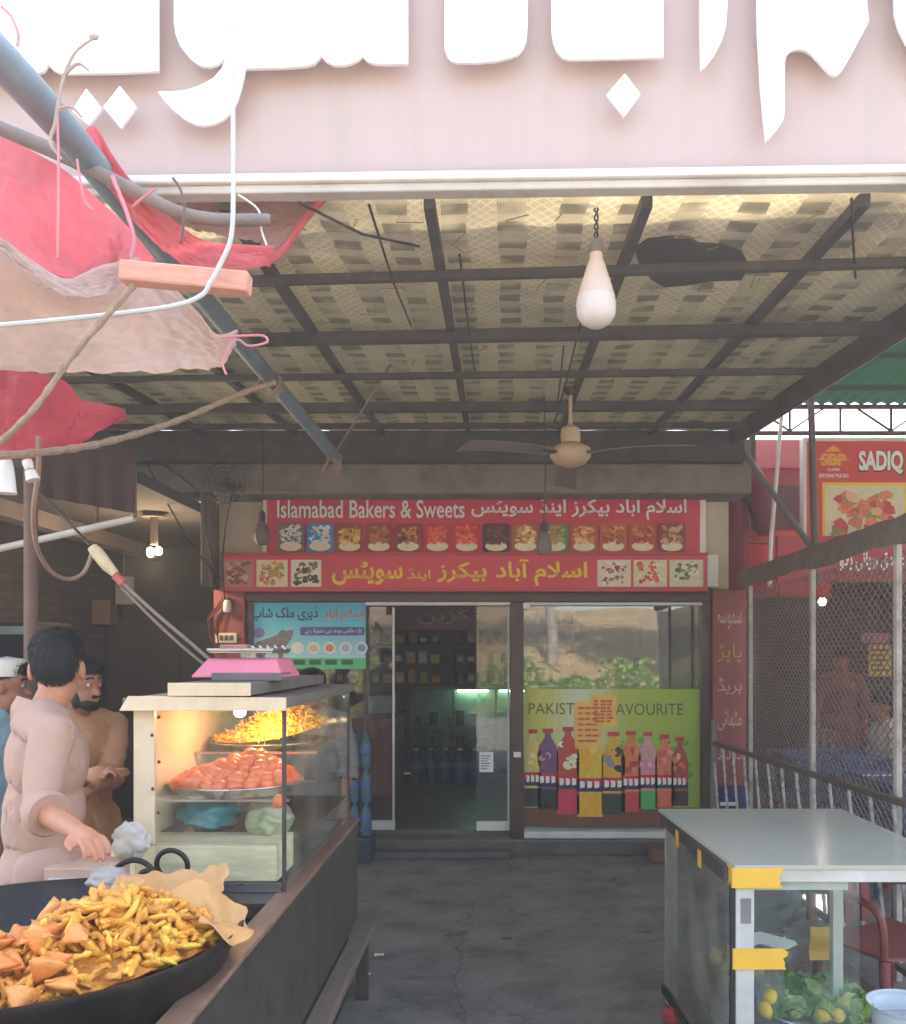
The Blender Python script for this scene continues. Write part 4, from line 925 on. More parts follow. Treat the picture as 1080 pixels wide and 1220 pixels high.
# ceiling fan
Yf = 5.4; ch = P(680, 543, Yf)
fn_ = thing('ceiling_fan', 'cream ceiling fan with dusty blades hanging from the canopy', 'ceiling fan', (ch.x, Yf, ch.z))
cream_f = M('fan_cream_enamel', (206, 176, 142), .4, .1, 5, dirt=(150, 120, 96), damt=.5)
k = Yf / F
lathe_part('motor', [(r * k, z * k) for r, z in [(.02, -13), (8, -13), (18, -9), (24, -2), (25, 4), (23, 9), (14, 13), (11, 15)]], ch, cream_f, fn_)
lathe_part('canopy_cup', [(r * k, z * k) for r, z in [(11, 15.2), (12, 22), (11, 32), (6, 35), (3, 38)]], ch, cream_f, fn_)
g = G(); g.tube([ch + Vector((0, 0, 38 * k)), ch + Vector((.0, .0, 76 * k))], .012, 10); g.build('down_rod', cream_f, fn_, smooth=True)
g = G(); g.ball(ch + Vector((0, 0, 77 * k)), (.04, .03, .03)); g.build('hook', dark_metal, fn_)
for ang in (-36, 88, 215):
    g = G(); d = Vector((math.cos(R(ang)), math.sin(R(ang)), 0)); e = Vector((-d.y, d.x, 0))
    g.sheet(lambda u, v: ch + d * (.16 + .62 * u) + e * (v - .5) * (.1 + .05 * u) + Vector((0, 0, (v - .5) * .03 + .004 - .05 * u * u)), 10, 4, .004)
    b_ = g.build('blade', M('fan_blade_dusty', (128, 112, 104), .55, .15, 6), fn_, smooth=True)
    g = G(); g.bar(ch + d * .1 + Vector((0, 0, .004)), ch + d * .22 + Vector((0, 0, .006)), .045, .012); g.build('blade_arm', dark_metal, b_)
# two dead dark bulbs on long cords before the banner
for (px, py, yy, lb2) in ((312.5, 636, 6.6, 'dusty dark bulb hanging on a cord before the left end of the banner'), (648.5, 648, 5.6, 'dusty dark bulb hanging on a cord before the middle of the banner')):
    c = P(px, py, yy); k = yy / F; t = thing('dusty_bulb', lb2, 'light bulb', c)
    lathe_part('bulb_glass', [(.0001, -14 * k), (6 * k, -13 * k), (9 * k, -8 * k), (9.3 * k, 0), (7 * k, 9 * k), (4 * k, 14 * k)], c, M('sooty_bulb', (112, 92, 88), .5, .15), t, 16)
    lathe_part('bulb_holder', [(4.3 * k, 14 * k), (4.3 * k, 24 * k), (1.5 * k, 28 * k)], c, dark_metal, t, 10)
    g = G(); g.tube([c + Vector((0, 0, 28 * k)), (c.x + .01, c.y, (c.z + zc(yy)) / 2), (c.x, c.y, zc(yy))], .0045, 5); g.build('cord', wire_black, t)
# white lamp holders at the left edge and the hanging extension lead
lh = thing('lamp_holder', 'large white lamp holder hanging at the left edge below the tarpaulin', 'lamp holder', P(8, 568, 2.4)); k = 2.4 / F
lathe_part('cup', [(r * k, z * k) for r, z in [(12, -20), (11, -18), (9, 4), (7.5, 14), (6, 20), (2, 23)]], P(8, 568, 2.4), white_alu, lh, 16)
lh = thing('lamp_holder', 'smaller white lamp holder tied beside the hanging brown cable', 'lamp holder', P(35, 560, 2.5)); k = 2.5 / F
ax = Matrix.Rotation(R(-18), 3, 'Y')
lathe_part('cup', [(r * k, z * k) for r, z in [(8, -13), (7.5, -10), (6, -1)]], P(36, 560, 2.5), white_alu, lh, 14, ax)
lathe_part('collar', [(r * k, z * k) for r, z in [(5, 1), (6, 8), (5.5, 12), (1, 13)]], P(36, 560, 2.5), white_alu, lh, 14, ax)
rope('brown_cable', 'brown cable hanging in a deep loop from the left lamp holders to the taped plug', M('brown_cable', (150, 118, 104), .6, .15), [(46, 520, 2.55), (46, 560, 2.6), (40, 610, 2.7), (44, 650, 2.9), (60, 680, 3.1), (82, 690, 3.3), (100, 682, 3.4), (109, 662, 3.45), (110, 652, 3.45)], .008, 40, 'cable', twist=False)
pg = thing('taped_plug', 'taped connector on the lead running down to the glass case', 'plug', P(125, 668, 3.45))
g = G(); g.tube([P(110, 652, 3.45), P(117, 660, 3.45), P(128, 674, 3.45), P(138, 684, 3.45)], [.02, .026, .024, .016], 10); g.build('taped_joint', M('masking_tape', (206, 188, 150), .7, .15, 20), pg, smooth=True)
g = G(); g.tube([P(138, 686, 3.46), P(147, 695, 3.46)], [.018, .016], 8); g.build('red_socket', ink((196, 90, 90)), pg)
rope('twin_lead', 'pair of dusty leads slanting down from the taped plug to the glass case', M('dusty_lead', (136, 120, 108), .7, .2), [(147, 695, 3.46), (185, 730, 3.42), (225, 764, 3.4), (262, 796, 3.38)], .007, 20, 'cable', twist=False)
rope('twin_lead', 'lower of the two dusty leads slanting down to the glass case roof', M('dusty_lead', (136, 120, 108), .7, .2), [(146, 700, 3.47), (182, 737, 3.45), (220, 772, 3.42), (258, 803, 3.4)], .006, 20, 'cable', twist=False)
for pts, lb2 in (([(108, 650, 3.5), (80, 620, 3.8), (40, 580, 4.4)], 'black cable rising from the taped plug to the canopy post'), ([(172, 545, 6.5), (200, 600, 6.6), (230, 650, 6.7), (262, 690, 7.0)], 'black cable sagging across the grey wall left of the banner'),
                 ([(282, 570, 6.9), (272, 610, 7.0), (266, 660, 7.05), (268, 715, 7.1)], 'thin black cable dropping from the wall fan to the red pillar'), ([(182, 545, 6.6), (240, 590, 6.8), (246, 640, 6.9), (262, 700, 7.1)], 'second black cable hanging near the edge of the beige wall')):
    rope('black_cable', lb2, wire_black, pts, .006, 16, 'cable', twist=False)

# ------------------------------------------------------------------ people
def person(label, loc, face, skin, cloth, hair_c, stature=1.72, head_face=None, armR=None, armL=None, lean=0., vox=.0075, cap=None, beard=False, legs=None, seat=False, group=None, sleeve=.62):
    """one continuous body; face and head_face are compass angles of the gaze in the ground plane"""
    s = stature / 1.72; L0 = Vector(loc); t = thing('person', label, 'person', loc, group)
    fw = Vector((math.cos(face), math.sin(face), 0)); lf = Vector((-fw.y, fw.x, 0)); up = Vector((0, 0, 1))
    hf = head_face if head_face is not None else face
    hfw = Vector((math.cos(hf), math.sin(hf), 0)); hlf = Vector((-hfw.y, hfw.x, 0))
    J = lambda f, l, z: L0 + fw * (f + lean * max(0, z - .9)) * s + lf * l * s + up * z * s
    hip = .92 if not seat else .52
    dz = hip - .92
    def JJ(f, l, z): return J(f, l, z + dz)
    hc = JJ(.03, 0, 1.60)
    shR, shL = JJ(0, -.185, 1.40), JJ(0, .185, 1.40)
    if armR is None: armR = (JJ(.02, -.25, 1.12), JJ(.1, -.24, .88))
    if armL is None: armL = (JJ(.02, .25, 1.12), JJ(.1, .24, .88))
    rotH = Matrix.Rotation(hf, 3, 'Z').to_quaternion().to_euler() if False else Matrix.Rotation(hf, 3, 'Z').to_euler()
    HP = lambda f, l, z: hc + (hfw * f + hlf * l + up * z) * s
    rotF = Matrix.Rotation(face, 3, 'Z').to_euler()
    pr = [(hc + up * .02 * s, (.098 * s, .078 * s, .105 * s), rotH), (HP(.02, 0, -.06), (.072 * s, .062 * s, .075 * s), rotH), (HP(-.02, 0, .02), (.088 * s, .076 * s, .09 * s), rotH),
          (HP(.09, 0, -.03), .016 * s, HP(.108, 0, -.045), .014 * s), (HP(.082, 0, -.078), (.016 * s, .026 * s, .012 * s), rotH),
          (HP(-.005, .078, -.015), (.022 * s, .012 * s, .034 * s), rotH), (HP(-.005, -.078, -.015), (.022 * s, .012 * s, .034 * s), rotH),
          (JJ(-.02, 0, 1.40), .062 * s, HP(-.01, 0, -.08), .054 * s),
          (JJ(0, 0, 1.24), (.09 * s, .13 * s, .17 * s), rotF), (JJ(0, 0, 1.05), (.085 * s, .11 * s, .18 * s), rotF), (JJ(0, 0, .94), (.09 * s, .12 * s, .12 * s), rotF)]
    hands = []
    for sh, (el, wr), sd in ((shR, armR, -1), (shL, armL, 1)):
        pr += [(sh - up * .02, .04 * s, el, .036 * s), (el, .041 * s, wr, .027 * s)]
        d = (wr - el).normalized(); side = d.cross(up); side = side.normalized() if side.length > .1 else lf.copy(); nrm = side.cross(d).normalized()
        hands.append((wr, d, side, nrm, sd))
        palm = wr + d * .05 * s - nrm * .006
        pr.append((wr, .025 * s, wr + d * .07 * s, .027 * s)); pr.append((palm + side * .022 * s, .018 * s, palm + side * .022 * s + d * .04 * s, .015 * s)); pr.append((palm - side * .022 * s, .018 * s, palm - side * .022 * s + d * .04 * s, .015 * s))
        for k in range(4):
            o_ = (k - 1.5) * .0215 * s; ln = (.036, .044, .042, .034)[k] * s
            a0 = wr + d * .088 * s + side * o_; a1 = a0 + (d * .9 - nrm * (.25 + .06 * k)).normalized() * ln; a2 = a1 + (d * .45 - nrm * .9).normalized() * ln * .8
            pr += [(a0, .0088 * s, a1, .0082 * s), (a1, .0082 * s, a2, .007 * s)]
        ts = -1 if sd < 0 else 1
        a0 = wr + d * .03 * s + side * ts * -.024 * s; a1 = a0 + (d * .6 + side * ts * -.6 - nrm * .3).normalized() * .04 * s; a2 = a1 + (d * .9 - nrm * .4).normalized() * .028 * s
        pr += [(a0, .013 * s, a1, .0105 * s), (a1, .0105 * s, a2, .009 * s)]
    feet = []
    for sd in (-1, 1):
        h_ = JJ(0, sd * .09, .92)
        if seat: kn = h_ + fw * .42 * s - up * .02; an = Vector((kn.x, kn.y, L0.z + .09)) + fw * .02
        else: kn = J(.03, sd * .1, .5); an = J(0, sd * .11, .09)
        pr += [(h_, .07 * s, kn, .05 * s), (kn, .054 * s, an, .036 * s), (an - up * .035, .034 * s, an + fw * .14 * s - up * .05, .03 * s)]
        feet.append((h_, kn, an))
    body = blob('body', pr, skin, t, vox * s, 3)
    # hair
    hr = [(HP(-.014, 0, .052), (.099 * s, .083 * s, .084 * s), rotH), (HP(-.048, 0, .012), (.066 * s, .074 * s, .078 * s), rotH), (HP(.02, 0, .075), (.085 * s, .076 * s, .058 * s), rotH)]
    hb_ = blob('hair', hr, hair_c, t, .008, 3, lambda c: .002 * mnoise.noise(c * 60) + .001 * mnoise.noise(c * 200))
    q_ = random.Random(5); g = G(); bb = BASE[hb_.name]; vv = hb_.data.vertices
    for _ in range(1500):
        v_ = vv[q_.randrange(len(vv))]; n_ = v_.normal; p_ = v_.co + bb; d_ = (Vector((0, 0, -1)) + hfw * .25 + Vector((q_.gauss(0, .35), q_.gauss(0, .35), q_.gauss(0, .3)))); d_ = d_ - n_ * d_.dot(n_)
        if d_.length < .05: continue
        d_ = d_.normalized() * q_.uniform(.012, .026); g.tube([p_ - n_ * .002, p_ + d_ * .5 + n_ * .0035, p_ + d_ + n_ * .003], [.0016, .0013, .0004], 3)
    g.build('hair_strands', hair_c, hb_)
    if beard: blob('beard', [(HP(.055, 0, -.098), (.042 * s, .055 * s, .035 * s), rotH), (HP(.02, .052, -.075), (.03 * s, .018 * s, .045 * s), rotH), (HP(.02, -.052, -.075), (.03 * s, .018 * s, .045 * s), rotH), (HP(.094, 0, -.06), (.012 * s, .03 * s, .008 * s), rotH)], hair_c, t, .006, 2)
    for sd in (-1, 1):
        g = G(); g.ball(HP(.0825, sd * .031, -.004), (.0105 * s, .0125 * s, .0085 * s), 10, 8); ey = g.build('eye', ink((190, 176, 166)), t, smooth=True)
        g = G(); g.ball(HP(.0895, sd * .031, -.004), (.0058 * s), 8, 6); g.build('pupil', black_rub, ey, smooth=True)
        g = G(); g.tube([HP(.092, sd * .014, .026), HP(.096, sd * .03, .032), HP(.084, sd * .05, .024)], .005 * s, 6); g.build('eyebrow', hair_c, t, smooth=True)
    if cap: g = G(); g.lathe([(.088 * s, .04), (.092 * s, .08), (.085 * s, .12), (.0001, .135)], hc, 20); g.build('cap', cap, t, smooth=True)
    # kameez: torso, skirt and rolled sleeves as one garment
    fold = lambda c: .02 - .036 * abs(mnoise.noise(Vector((c.x * 6, c.y * 6, c.z * 2.2)))) - .016 * abs(mnoise.noise(Vector(((c.x + c.z) * 9, c.y * 7, (c.z - c.x) * 9)))) + .006 * math.sin(c.z * 20 + (c.x - c.y) * 20 + 5 * mnoise.noise(c * 5)) * mnoise.noise(c * 6 + Vector((3, 1, 2)))
    kz = [(JJ(0, 0, 1.28), (.12 * s, .178 * s, .17 * s), rotF), (JJ(-.005, 0, 1.08), (.122 * s, .158 * s, .24 * s), rotF), (JJ(0, 0, .92), (.13 * s, .168 * s, .2 * s), rotF), (JJ(-.02, -.05, 1.41), .08 * s, shR - up * .012, .054 * s), (JJ(-.02, .05, 1.41), .08 * s, shL - up * .012, .054 * s)]
    if not seat: kz += [(JJ(0, -.04, .9), .14 * s, J(0, -.07, .56), .135 * s), (JJ(0, .04, .9), .14 * s, J(0, .07, .56), .135 * s)]
    for sh, (el, wr) in ((shR, armR), (shL, armL)):
        e2 = el.lerp(wr, .12 if sleeve < .8 else .9)
        kz += [(sh - up * .01, .058 * s, el, .055 * s), (el, .054 * s, e2, .05 * s)]
    blob('kameez', kz, cloth, t, .009, 4, fold)
    for sh, (el, wr) in ((shR, armR), (shL, armL)):
        if sleeve < .8:
            d = (wr - el).normalized(); g = G(); m_ = d.to_track_quat('Z', 'Y').to_matrix()
            g.lathe([(.062 * s, -.012), (.069 * s, 0), (.071 * s, .03), (.064 * s, .042), (.052 * s, .038)], el.lerp(wr, .2), 18, m_); g.build('rolled_cuff', cloth, t, smooth=True)
    m_ = Matrix.Identity(3); g = G(); nb = JJ(-.018, 0, 1.445); n_ = 22; vs = []
    for k2, (r_, z_) in enumerate(((.075, -.03), (.072, .03), (.086, .0), (.09, -.045))):
        for j in range(n_):
            a = R(28) + (2 * math.pi - R(56)) * j / (n_ - 1); vs.append(nb + (fw * math.cos(a) * r_ + lf * math.sin(a) * r_ * 1.05 + up * (z_ - .025 * math.cos(a))) * s)
    g.add(vs, [(k2 * n_ + j, k2 * n_ + j + 1, (k2 + 1) * n_ + j + 1, (k2 + 1) * n_ + j) for k2 in range(3) for j in range(n_ - 1)]); o = g.build('collar', cloth, t, smooth=True)
    sm = o.modifiers.new('thick', 'SOLIDIFY'); sm.thickness = .004
    sw = []
    for h_, kn, an in feet: sw += [(h_, .11 * s, kn, .092 * s), (kn, .09 * s, an + up * .03, .062 * s)]
    blob('shalwar', sw, cloth, t, .013, 6, fold)
    for h_, kn, an in feet:
        g = G(); c = an + fw * .05 * s; g.ball((c.x, c.y, L0.z + .018), (.13 * s, .048 * s, .016), 14, 7, 0, rotF); g.build('sandal', dark_wood, t, smooth=True)
    return t
def skin_mat(name, col):
    m = M(name, col, .5, .14, 14, spec=.4, bump=.12, bscale=300); b = m.node_tree.nodes['Principled BSDF']
    b.inputs['Subsurface Weight'].default_value = .12; b.inputs['Subsurface Scale'].default_value = .01
    return m
skin1 = skin_mat('skin_brown', (188, 128, 98)); skin2 = skin_mat('skin_dark_brown', (158, 104, 78))
hair_b = M('black_hair', (17, 15, 15), .55, .3, 60, spec=.3, stretch=(1, 1, 4))
person('man in a pale pink kameez with rolled sleeves standing at the wok, head turned away', (-1.53, 3.0, 0), R(32), skin1, M('pink_cotton', (182, 146, 128), .85, .07, 3, bump=.12, bscale=220), hair_b, 1.73, R(108), vox=.005,
       armR=(P(44, 962, 2.74), P(92, 990, 2.56)))
person('bearded man in a tan kameez with folded arms behind the man in pink', (-1.92, 4.05, 0), R(-35), skin2, M('tan_cotton', (186, 134, 96), .85, .1, 3, bump=.12, bscale=220), hair_b, 1.63, R(-25),
       armR=(P(92, 940, 3.8), P(122, 925, 3.72)), armL=(P(134, 925, 4.0), P(104, 930, 3.74)), beard=True, sleeve=.9, vox=.006)
person('person in a light blue kameez and white cap at the far left edge', (-2.36, 4.2, 0), R(0), skin2, M('sky_cotton', (150, 186, 204), .85, .06, 3), hair_b, 1.62, R(10), cap=white_alu)
person('dark haired person bending behind the glass case, only the hair showing', (-1.08, 5.2, 0), R(-100), skin2, M('grey_cotton', (120, 112, 108), .85, .08, 3), hair_b, 1.56, R(-95))
# ------------------------------------------------------------------ frying counter on the left
ct_steel = M('counter_steel_dark', (98, 90, 84), .35, .18, 5, metal=.55, dirt=(66, 56, 50), damt=.75, dscale=5, bump=.15, bscale=7)
ct = thing('frying_counter', 'long dark steel frying counter with a rusty edge along the left of the passage', 'counter', (-1.1, 2.9, 0))
g = G(); g.box((-.72, 1.2, .36), (-.68, 4.3, .835)); g.build('side_panel', ct_steel, ct, bevel=.004)
g = G(); g.box((-.74, 1.2, .836), (-.67, 4.31, .852)); g.build('edge_trim', M('rusty_edge', (150, 116, 96), .5, .3, 9, metal=.3, dirt=(96, 70, 56)), ct, bevel=.004)
g = G(); g.box((-1.34, 2.84, .80), (-.741, 4.3, .85)); g.build('top', ct_steel, ct, bevel=.003)
g = G(); g.box((-1.95, 1.2, .64), (-.721, 2.839, .66)); g.box((-1.97, 1.2, .3), (-1.951, 2.85, .78)); g.build('stove_tray', M('greasy_tray', (112, 84, 66), .4, .3, 6, metal=.4, dirt=(60, 46, 40)), ct)
g = G(); g.box((-1.34, 2.85, .0), (-.721, 4.28, .795)); g.box((-1.9, 1.2, .0), (-.721, 2.8, .6)); g.build('cabinet', dark_metal, ct)
g = G(); g.box((-.679, 1.2, .30), (-.60, 4.32, .345)); g.build('ledge', M('ledge_wood', (124, 108, 94), .7, .25, 6, stretch=(8, 1, 8)), ct, bevel=.004)
g = G()
for y in (1.5, 2.4, 3.3, 4.2): g = G(); g.box((-.672, y, .002), (-.615, y + .04, .299)); g.build('ledge_support', dark_metal, ct)

# wok full of fried snacks
WC = Vector((-1.19, 2.22, .95)); WR = .52
iron = M('sooty_iron', (42, 37, 36), .5, .3, 8, metal=.5, dirt=(96, 82, 72), damt=.35, dscale=7)  # lighter brown patches on the iron paint in the lit rim's highlight
wk = thing('frying_wok', 'huge black iron wok heaped with fried snacks on the counter', 'wok', (WC.x, WC.y, .66))
prof = [(.0001, -.285), (.2, -.275), (.36, -.215), (.46, -.12), (.512, -.02), (.524, .0), (.535, .004), (.536, -.01), (.523, -.026), (.475, -.13), (.372, -.232), (.2, -.291), (.0001, -.3)]
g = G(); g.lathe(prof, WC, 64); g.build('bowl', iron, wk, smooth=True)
for a in (84, 96 + 168):
    g = G(); c = WC + Vector((math.cos(R(a)) * .53, math.sin(R(a)) * .53, .0)); tg = Vector((-math.sin(R(a)), math.cos(R(a)), 0)); rd = Vector((math.cos(R(a)), math.sin(R(a)), 0))
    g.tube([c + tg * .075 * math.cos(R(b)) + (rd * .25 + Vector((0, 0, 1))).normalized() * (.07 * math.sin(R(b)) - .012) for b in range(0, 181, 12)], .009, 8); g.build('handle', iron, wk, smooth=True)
sw = thing('small_pan', 'small black pan with a tall ring handle behind the huge wok', 'pan', (-1.03, 2.76, .852))
sc_ = Vector((-1.035, 2.77, .852))
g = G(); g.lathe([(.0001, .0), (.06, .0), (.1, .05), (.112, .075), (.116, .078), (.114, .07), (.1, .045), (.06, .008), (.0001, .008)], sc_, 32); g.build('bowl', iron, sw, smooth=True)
for x_, s_ in ((.02, .047), (-.05, .03)):
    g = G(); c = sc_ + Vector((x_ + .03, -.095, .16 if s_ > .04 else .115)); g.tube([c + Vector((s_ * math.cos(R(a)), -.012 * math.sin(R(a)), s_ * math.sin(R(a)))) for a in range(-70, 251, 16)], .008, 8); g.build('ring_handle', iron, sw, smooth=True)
def heap(x, y):
    r = math.hypot(x - WC.x, y - WC.y); bowl = .93 - .26 * (1 - min(1, r / .5) ** 2) + .0
    a = .20 * math.exp(-(((x + .91) / .2) ** 2 + ((y - 2.14) / .24) ** 2)) + .09 * math.exp(-(((x + 1.08) / .22) ** 2 + ((y - 1.9) / .16) ** 2))
    return max(bowl, min(.86 + a, 1.05))
fryc = [M('fry_golden', (236, 168, 58), .45, .2, 60, bump=.6, bscale=240, dirt=(208, 130, 46), damt=.6, dscale=40), M('fry_yellow', (240, 190, 74), .45, .15, 60, bump=.5, bscale=240, dirt=(206, 132, 44), damt=.6, dscale=40), M('fry_brown', (220, 150, 62), .5, .25, 60, bump=.6, bscale=240)]
g = G()
def hs(u, v):
    a = 2 * math.pi * u; r = .475 * v; x = WC.x + math.cos(a) * r; y = WC.y + math.sin(a) * r
    back = max(0, (y - 2.36) / .3) * .10; lft = max(0, (-1.38 - x) / .2) * .08
    return (x, y, heap(x, y) - .02 - back - lft + .012 * mnoise.noise(Vector((x * 25, y * 25, 0))))
g.sheet(hs, 72, 24, .006)
q = random.Random(44)
for i in range(1900):
    a = q.uniform(0, 6.283); r = .47 * math.sqrt(q.random()); x = WC.x + r * math.cos(a); y = WC.y + r * math.sin(a)
    if x < -1.25: continue
    p_ = Vector((x, y, heap(x, y) + q.uniform(-.01, .012))); d = Vector((q.gauss(0, 1), q.gauss(0, 1), q.gauss(0, .4))).normalized() * q.uniform(.012, .03); e_ = Vector((q.uniform(-.009, .009), q.uniform(-.009, .009), .006)); g.m = q.randrange(3)
    g.tube([p_ - d, p_ - d * .4 + e_, p_ + d * .4 + e_, p_ + d], [.003, q.uniform(.005, .009), q.uniform(.005, .009), .003], 6)
tag(g.build('fried_crumbs', [M('fried_crumbs', (206, 136, 50), .6, .35, 40, bump=.6, bscale=120), fryc[0], fryc[2]], smooth=True), 'mass of golden fried crumbs filling the black wok under the pieces', 'fried snack', kind='stuff')
q = random.Random(4)
fvar = []
for i in range(9):
    g = G(); L_ = q.uniform(.045, .075); b_ = q.uniform(-.018, .018)
    pts = [Vector((L_ * (t / 6 - .5), b_ * math.sin(t / 6 * math.pi) + q.uniform(-.0025, .0025), q.uniform(-.0025, .0025))) for t in range(7)]
    rr = [.0084 * q.uniform(.7, 1.45) for _ in pts]; rr[0] = rr[-1] = .003
    g.tube(pts, rr, 7); o = g.build('fried_stick', fryc[(0, 1, 0, 0, 2, 1, 0, 2, 1)[i]], smooth=True, sharp=180)
    tag(o, 'golden fried batter stick among the heap in the huge black wok', 'fried stick', 'fried sticks heaped in the black wok'); fvar.append(o)
used = set(); n_f = 0
spots = []
while n_f < 285:
    a = q.uniform(0, 6.283); r = math.sqrt(q.random()); x = -.9 + math.cos(a) * r * .23; y = 2.14 + math.sin(a) * r * .27
    if math.hypot(x - WC.x, y - WC.y) > .485 or (x < -.88 and y < 1.98 - (x + .88) * .5 and q.random() < .3): continue
    k = n_f % 9; o = fvar[k] if n_f < 9 else fvar[k].copy()
    if n_f >= 9: C.objects.link(o)
    o.location = (x, y, heap(x, y) + q.uniform(-.004, .022)); o.rotation_euler = (q.uniform(0, 6), q.gauss(0, .45), q.uniform(0, 6.28)); s = q.uniform(.8, 1.3); o.scale = (s, s * q.uniform(.8, 1.3), s * q.uniform(.65, 1)); n_f += 1
# samosas
sam_m = [M('samosa_crust', (212, 128, 58), .5, .28, 14, bump=.35, bscale=90, dirt=(190, 104, 50), damt=.5, dscale=12), M('samosa_pale', (220, 142, 72), .5, .28, 14, bump=.35, bscale=90, dirt=(200, 124, 66), damt=.5, dscale=12)]
def samosa_mesh(seed):
    q = random.Random(seed); bm = bmesh.new()
    vs = [bm.verts.new(v) for v in ((-.055, -.035, 0), (.055, -.038, 0), (0, .062, .006), (.002, -.005, .062))]
    for f in ((0, 2, 1), (0, 1, 3), (1, 2, 3), (2, 0, 3)): bm.faces.new([vs[i] for i in f])
    bmesh.ops.subdivide_edges(bm, edges=bm.edges[:], cuts=4, use_grid_fill=True)
    c = Vector((0, -.005, .018))
    for _ in range(1): bmesh.ops.smooth_vert(bm, verts=bm.verts[:], factor=.5, use_axis_x=True, use_axis_y=True, use_axis_z=True)
    for v in bm.verts:
        d = v.co - c; v.co = c + d.normalized() * (d.length * .98 + .034 * .12); v.co += d.normalized() * (.006 * mnoise.noise(v.co * 45 + Vector((seed, 0, 0))) + .003 * mnoise.noise(v.co * 120))
    g = G(); bm.verts.index_update(); g.add([v.co.copy() for v in bm.verts], [[v.index for v in f.verts] for f in bm.faces]); bm.free(); return g
sv = []
for i in range(4):
    o = samosa_mesh(i).build('samosa', sam_m[i % 2], smooth=True, sharp=180); tag(o, 'crisp triangular samosa piled at the left front of the huge wok', 'samosa', 'samosas piled in the wok'); sv.append(o)
sp = [(-1.06, 1.79), (-.97, 1.8), (-1.14, 1.8), (-.9, 1.83), (-1.02, 1.86), (-1.11, 1.87), (-.94, 1.88), (-1.19, 1.88), (-1.05, 1.94), (-1.14, 1.95), (-1.0, 1.96), (-1.22, 1.97), (-1.09, 2.02), (-1.17, 2.04), (-1.26, 2.06), (-1.05, 2.08), (-1.3, 1.9), (-1.13, 2.1), (-1.0, 1.9), (-1.08, 1.89)]
sp = [p_ for p_ in sp + [(x + .03, y + .04) for x, y in sp[:8]] if p_[0] / p_[1] * F + PX < 96]
for i, (x, y) in enumerate(sp):
    o = sv[i % 4] if i < 4 else sv[i % 4].copy()
    if i >= 4: C.objects.link(o)
    o.location = (x, y, heap(x, y) + (.012 if i < 15 else .035)); o.rotation_euler = (q.gauss(0, .5), q.gauss(0, .5), q.uniform(0, 6.28)); s = q.uniform(.66, .84); o.scale = (s, s, s)
# flat crisp breads
crisp = M('papad_crisp', (220, 168, 106), .5, .16, 9, bump=.4, bscale=50, dirt=(196, 138, 76), damt=.5, dscale=9, trans=.2)
def papad(px, py, Y, r, tilt, rz, seed, lb3):
    g = G(); q = random.Random(seed); ph = [q.uniform(0, 6) for _ in range(4)]
    def fn(u, v):
        a = 2 * math.pi * u; rr = r * v * (1 + .12 * math.sin(2 * a + ph[0]) + .08 * math.sin(5 * a + ph[1]) + .05 * math.sin(9 * a + ph[2]))
        x = rr * math.cos(a); y = rr * math.sin(a) * .8
        return (x, y, .25 * x * x / r * math.sin(ph[3]) + .018 * math.sin(x * 38 + ph[1]) * v + .02 * mnoise.noise(Vector((x * 14, y * 14, seed))))
    g.sheet(fn, 44, 10, .004); o = g.build('crisp_bread', crisp, smooth=True); o.location = P(px, py, Y); o.rotation_euler = (tilt[0], tilt[1], rz)
    return tag(o, lb3, 'crisp bread', 'crisp breads leaning in the wok')
papad(190, 1062, 2.44, .095, (R(42), R(8), 0), .3, 1, 'broad pale crisp bread leaning at the back middle of the wok heap')
papad(246, 1054, 2.42, .07, (R(48), R(-6), 0), .0, 2, 'small upright crisp bread below the ring handle at the back of the wok')
papad(246, 1086, 2.28, .105, (R(40), R(28), 0), .2, 3, 'largest crisp bread hanging over the right rim of the wok')
papad(143, 1068, 2.36, .06, (R(30), R(-20), 0), .4, 4, 'small pale crisp bread at the left back of the fried stick heap')
papad(266, 1104, 2.2, .075, (R(18), R(20), 0), 1.0, 5, 'curled crisp bread lying lowest over the right rim of the wok')

# box, bag and cloth behind the wok
wbx = thing('wooden_box', 'pinkish wooden box with a pale lid strip between the man in pink and the wok', 'box', P(90, 1090, 2.78))
g = G(); a = P(52, 1096, 2.78); b = P(130, 1034, 2.78); g.box((a.x, 2.78, a.z - .12), (b.x, 3.02, b.z)); g.build('body', M('pinkish_wood', (196, 160, 140), .65, .15, 5), wbx, bevel=.006)
g = G(); g.box((a.x + .02, 2.77, Z(1052, 2.77)), (b.x - .06, 2.779, Z(1047, 2.77))); g.build('strip', white_alu, wbx)
def bag(name, label, mat, c, r, seed, parent=None):
    c = Vector(c); q = random.Random(seed); g = G()
    def fn(u, v):
        a = 2 * math.pi * u; e = math.pi * (v - .5); d = Vector((math.cos(a) * math.cos(e), math.sin(a) * math.cos(e), math.sin(e)))
        k = 1 + .35 * mnoise.noise(d * 2.2 + Vector((seed, 0, 0))) + .22 * abs(mnoise.noise(d * 5 + Vector((0, seed, 0))))
        return c + Vector((d.x * r[0], d.y * r[1], d.z * r[2])) * k
    g.sheet(fn, 40, 24, .002); return tag(g.build(name, mat, None, c, smooth=True, sharp=70), label, 'bag')
pl_w = M('white_plastic_bag', (228, 222, 214), .25, .05, 5, trans=.5); pl_c = M('cyan_plastic_bag', (130, 216, 236), .35, .15, 4, trans=.4); pl_g = M('pale_green_plastic_bag', (206, 212, 176), .4, .12, 5, trans=.4); pl_b = M('pale_blue_plastic_bag', (232, 226, 216), .25, .05, 5, trans=.5)
bag('plastic_bag', 'crumpled white plastic bag beside the wooden box behind the wok', pl_w, P(128, 1048, 2.72), (.055, .05, .035), 3)
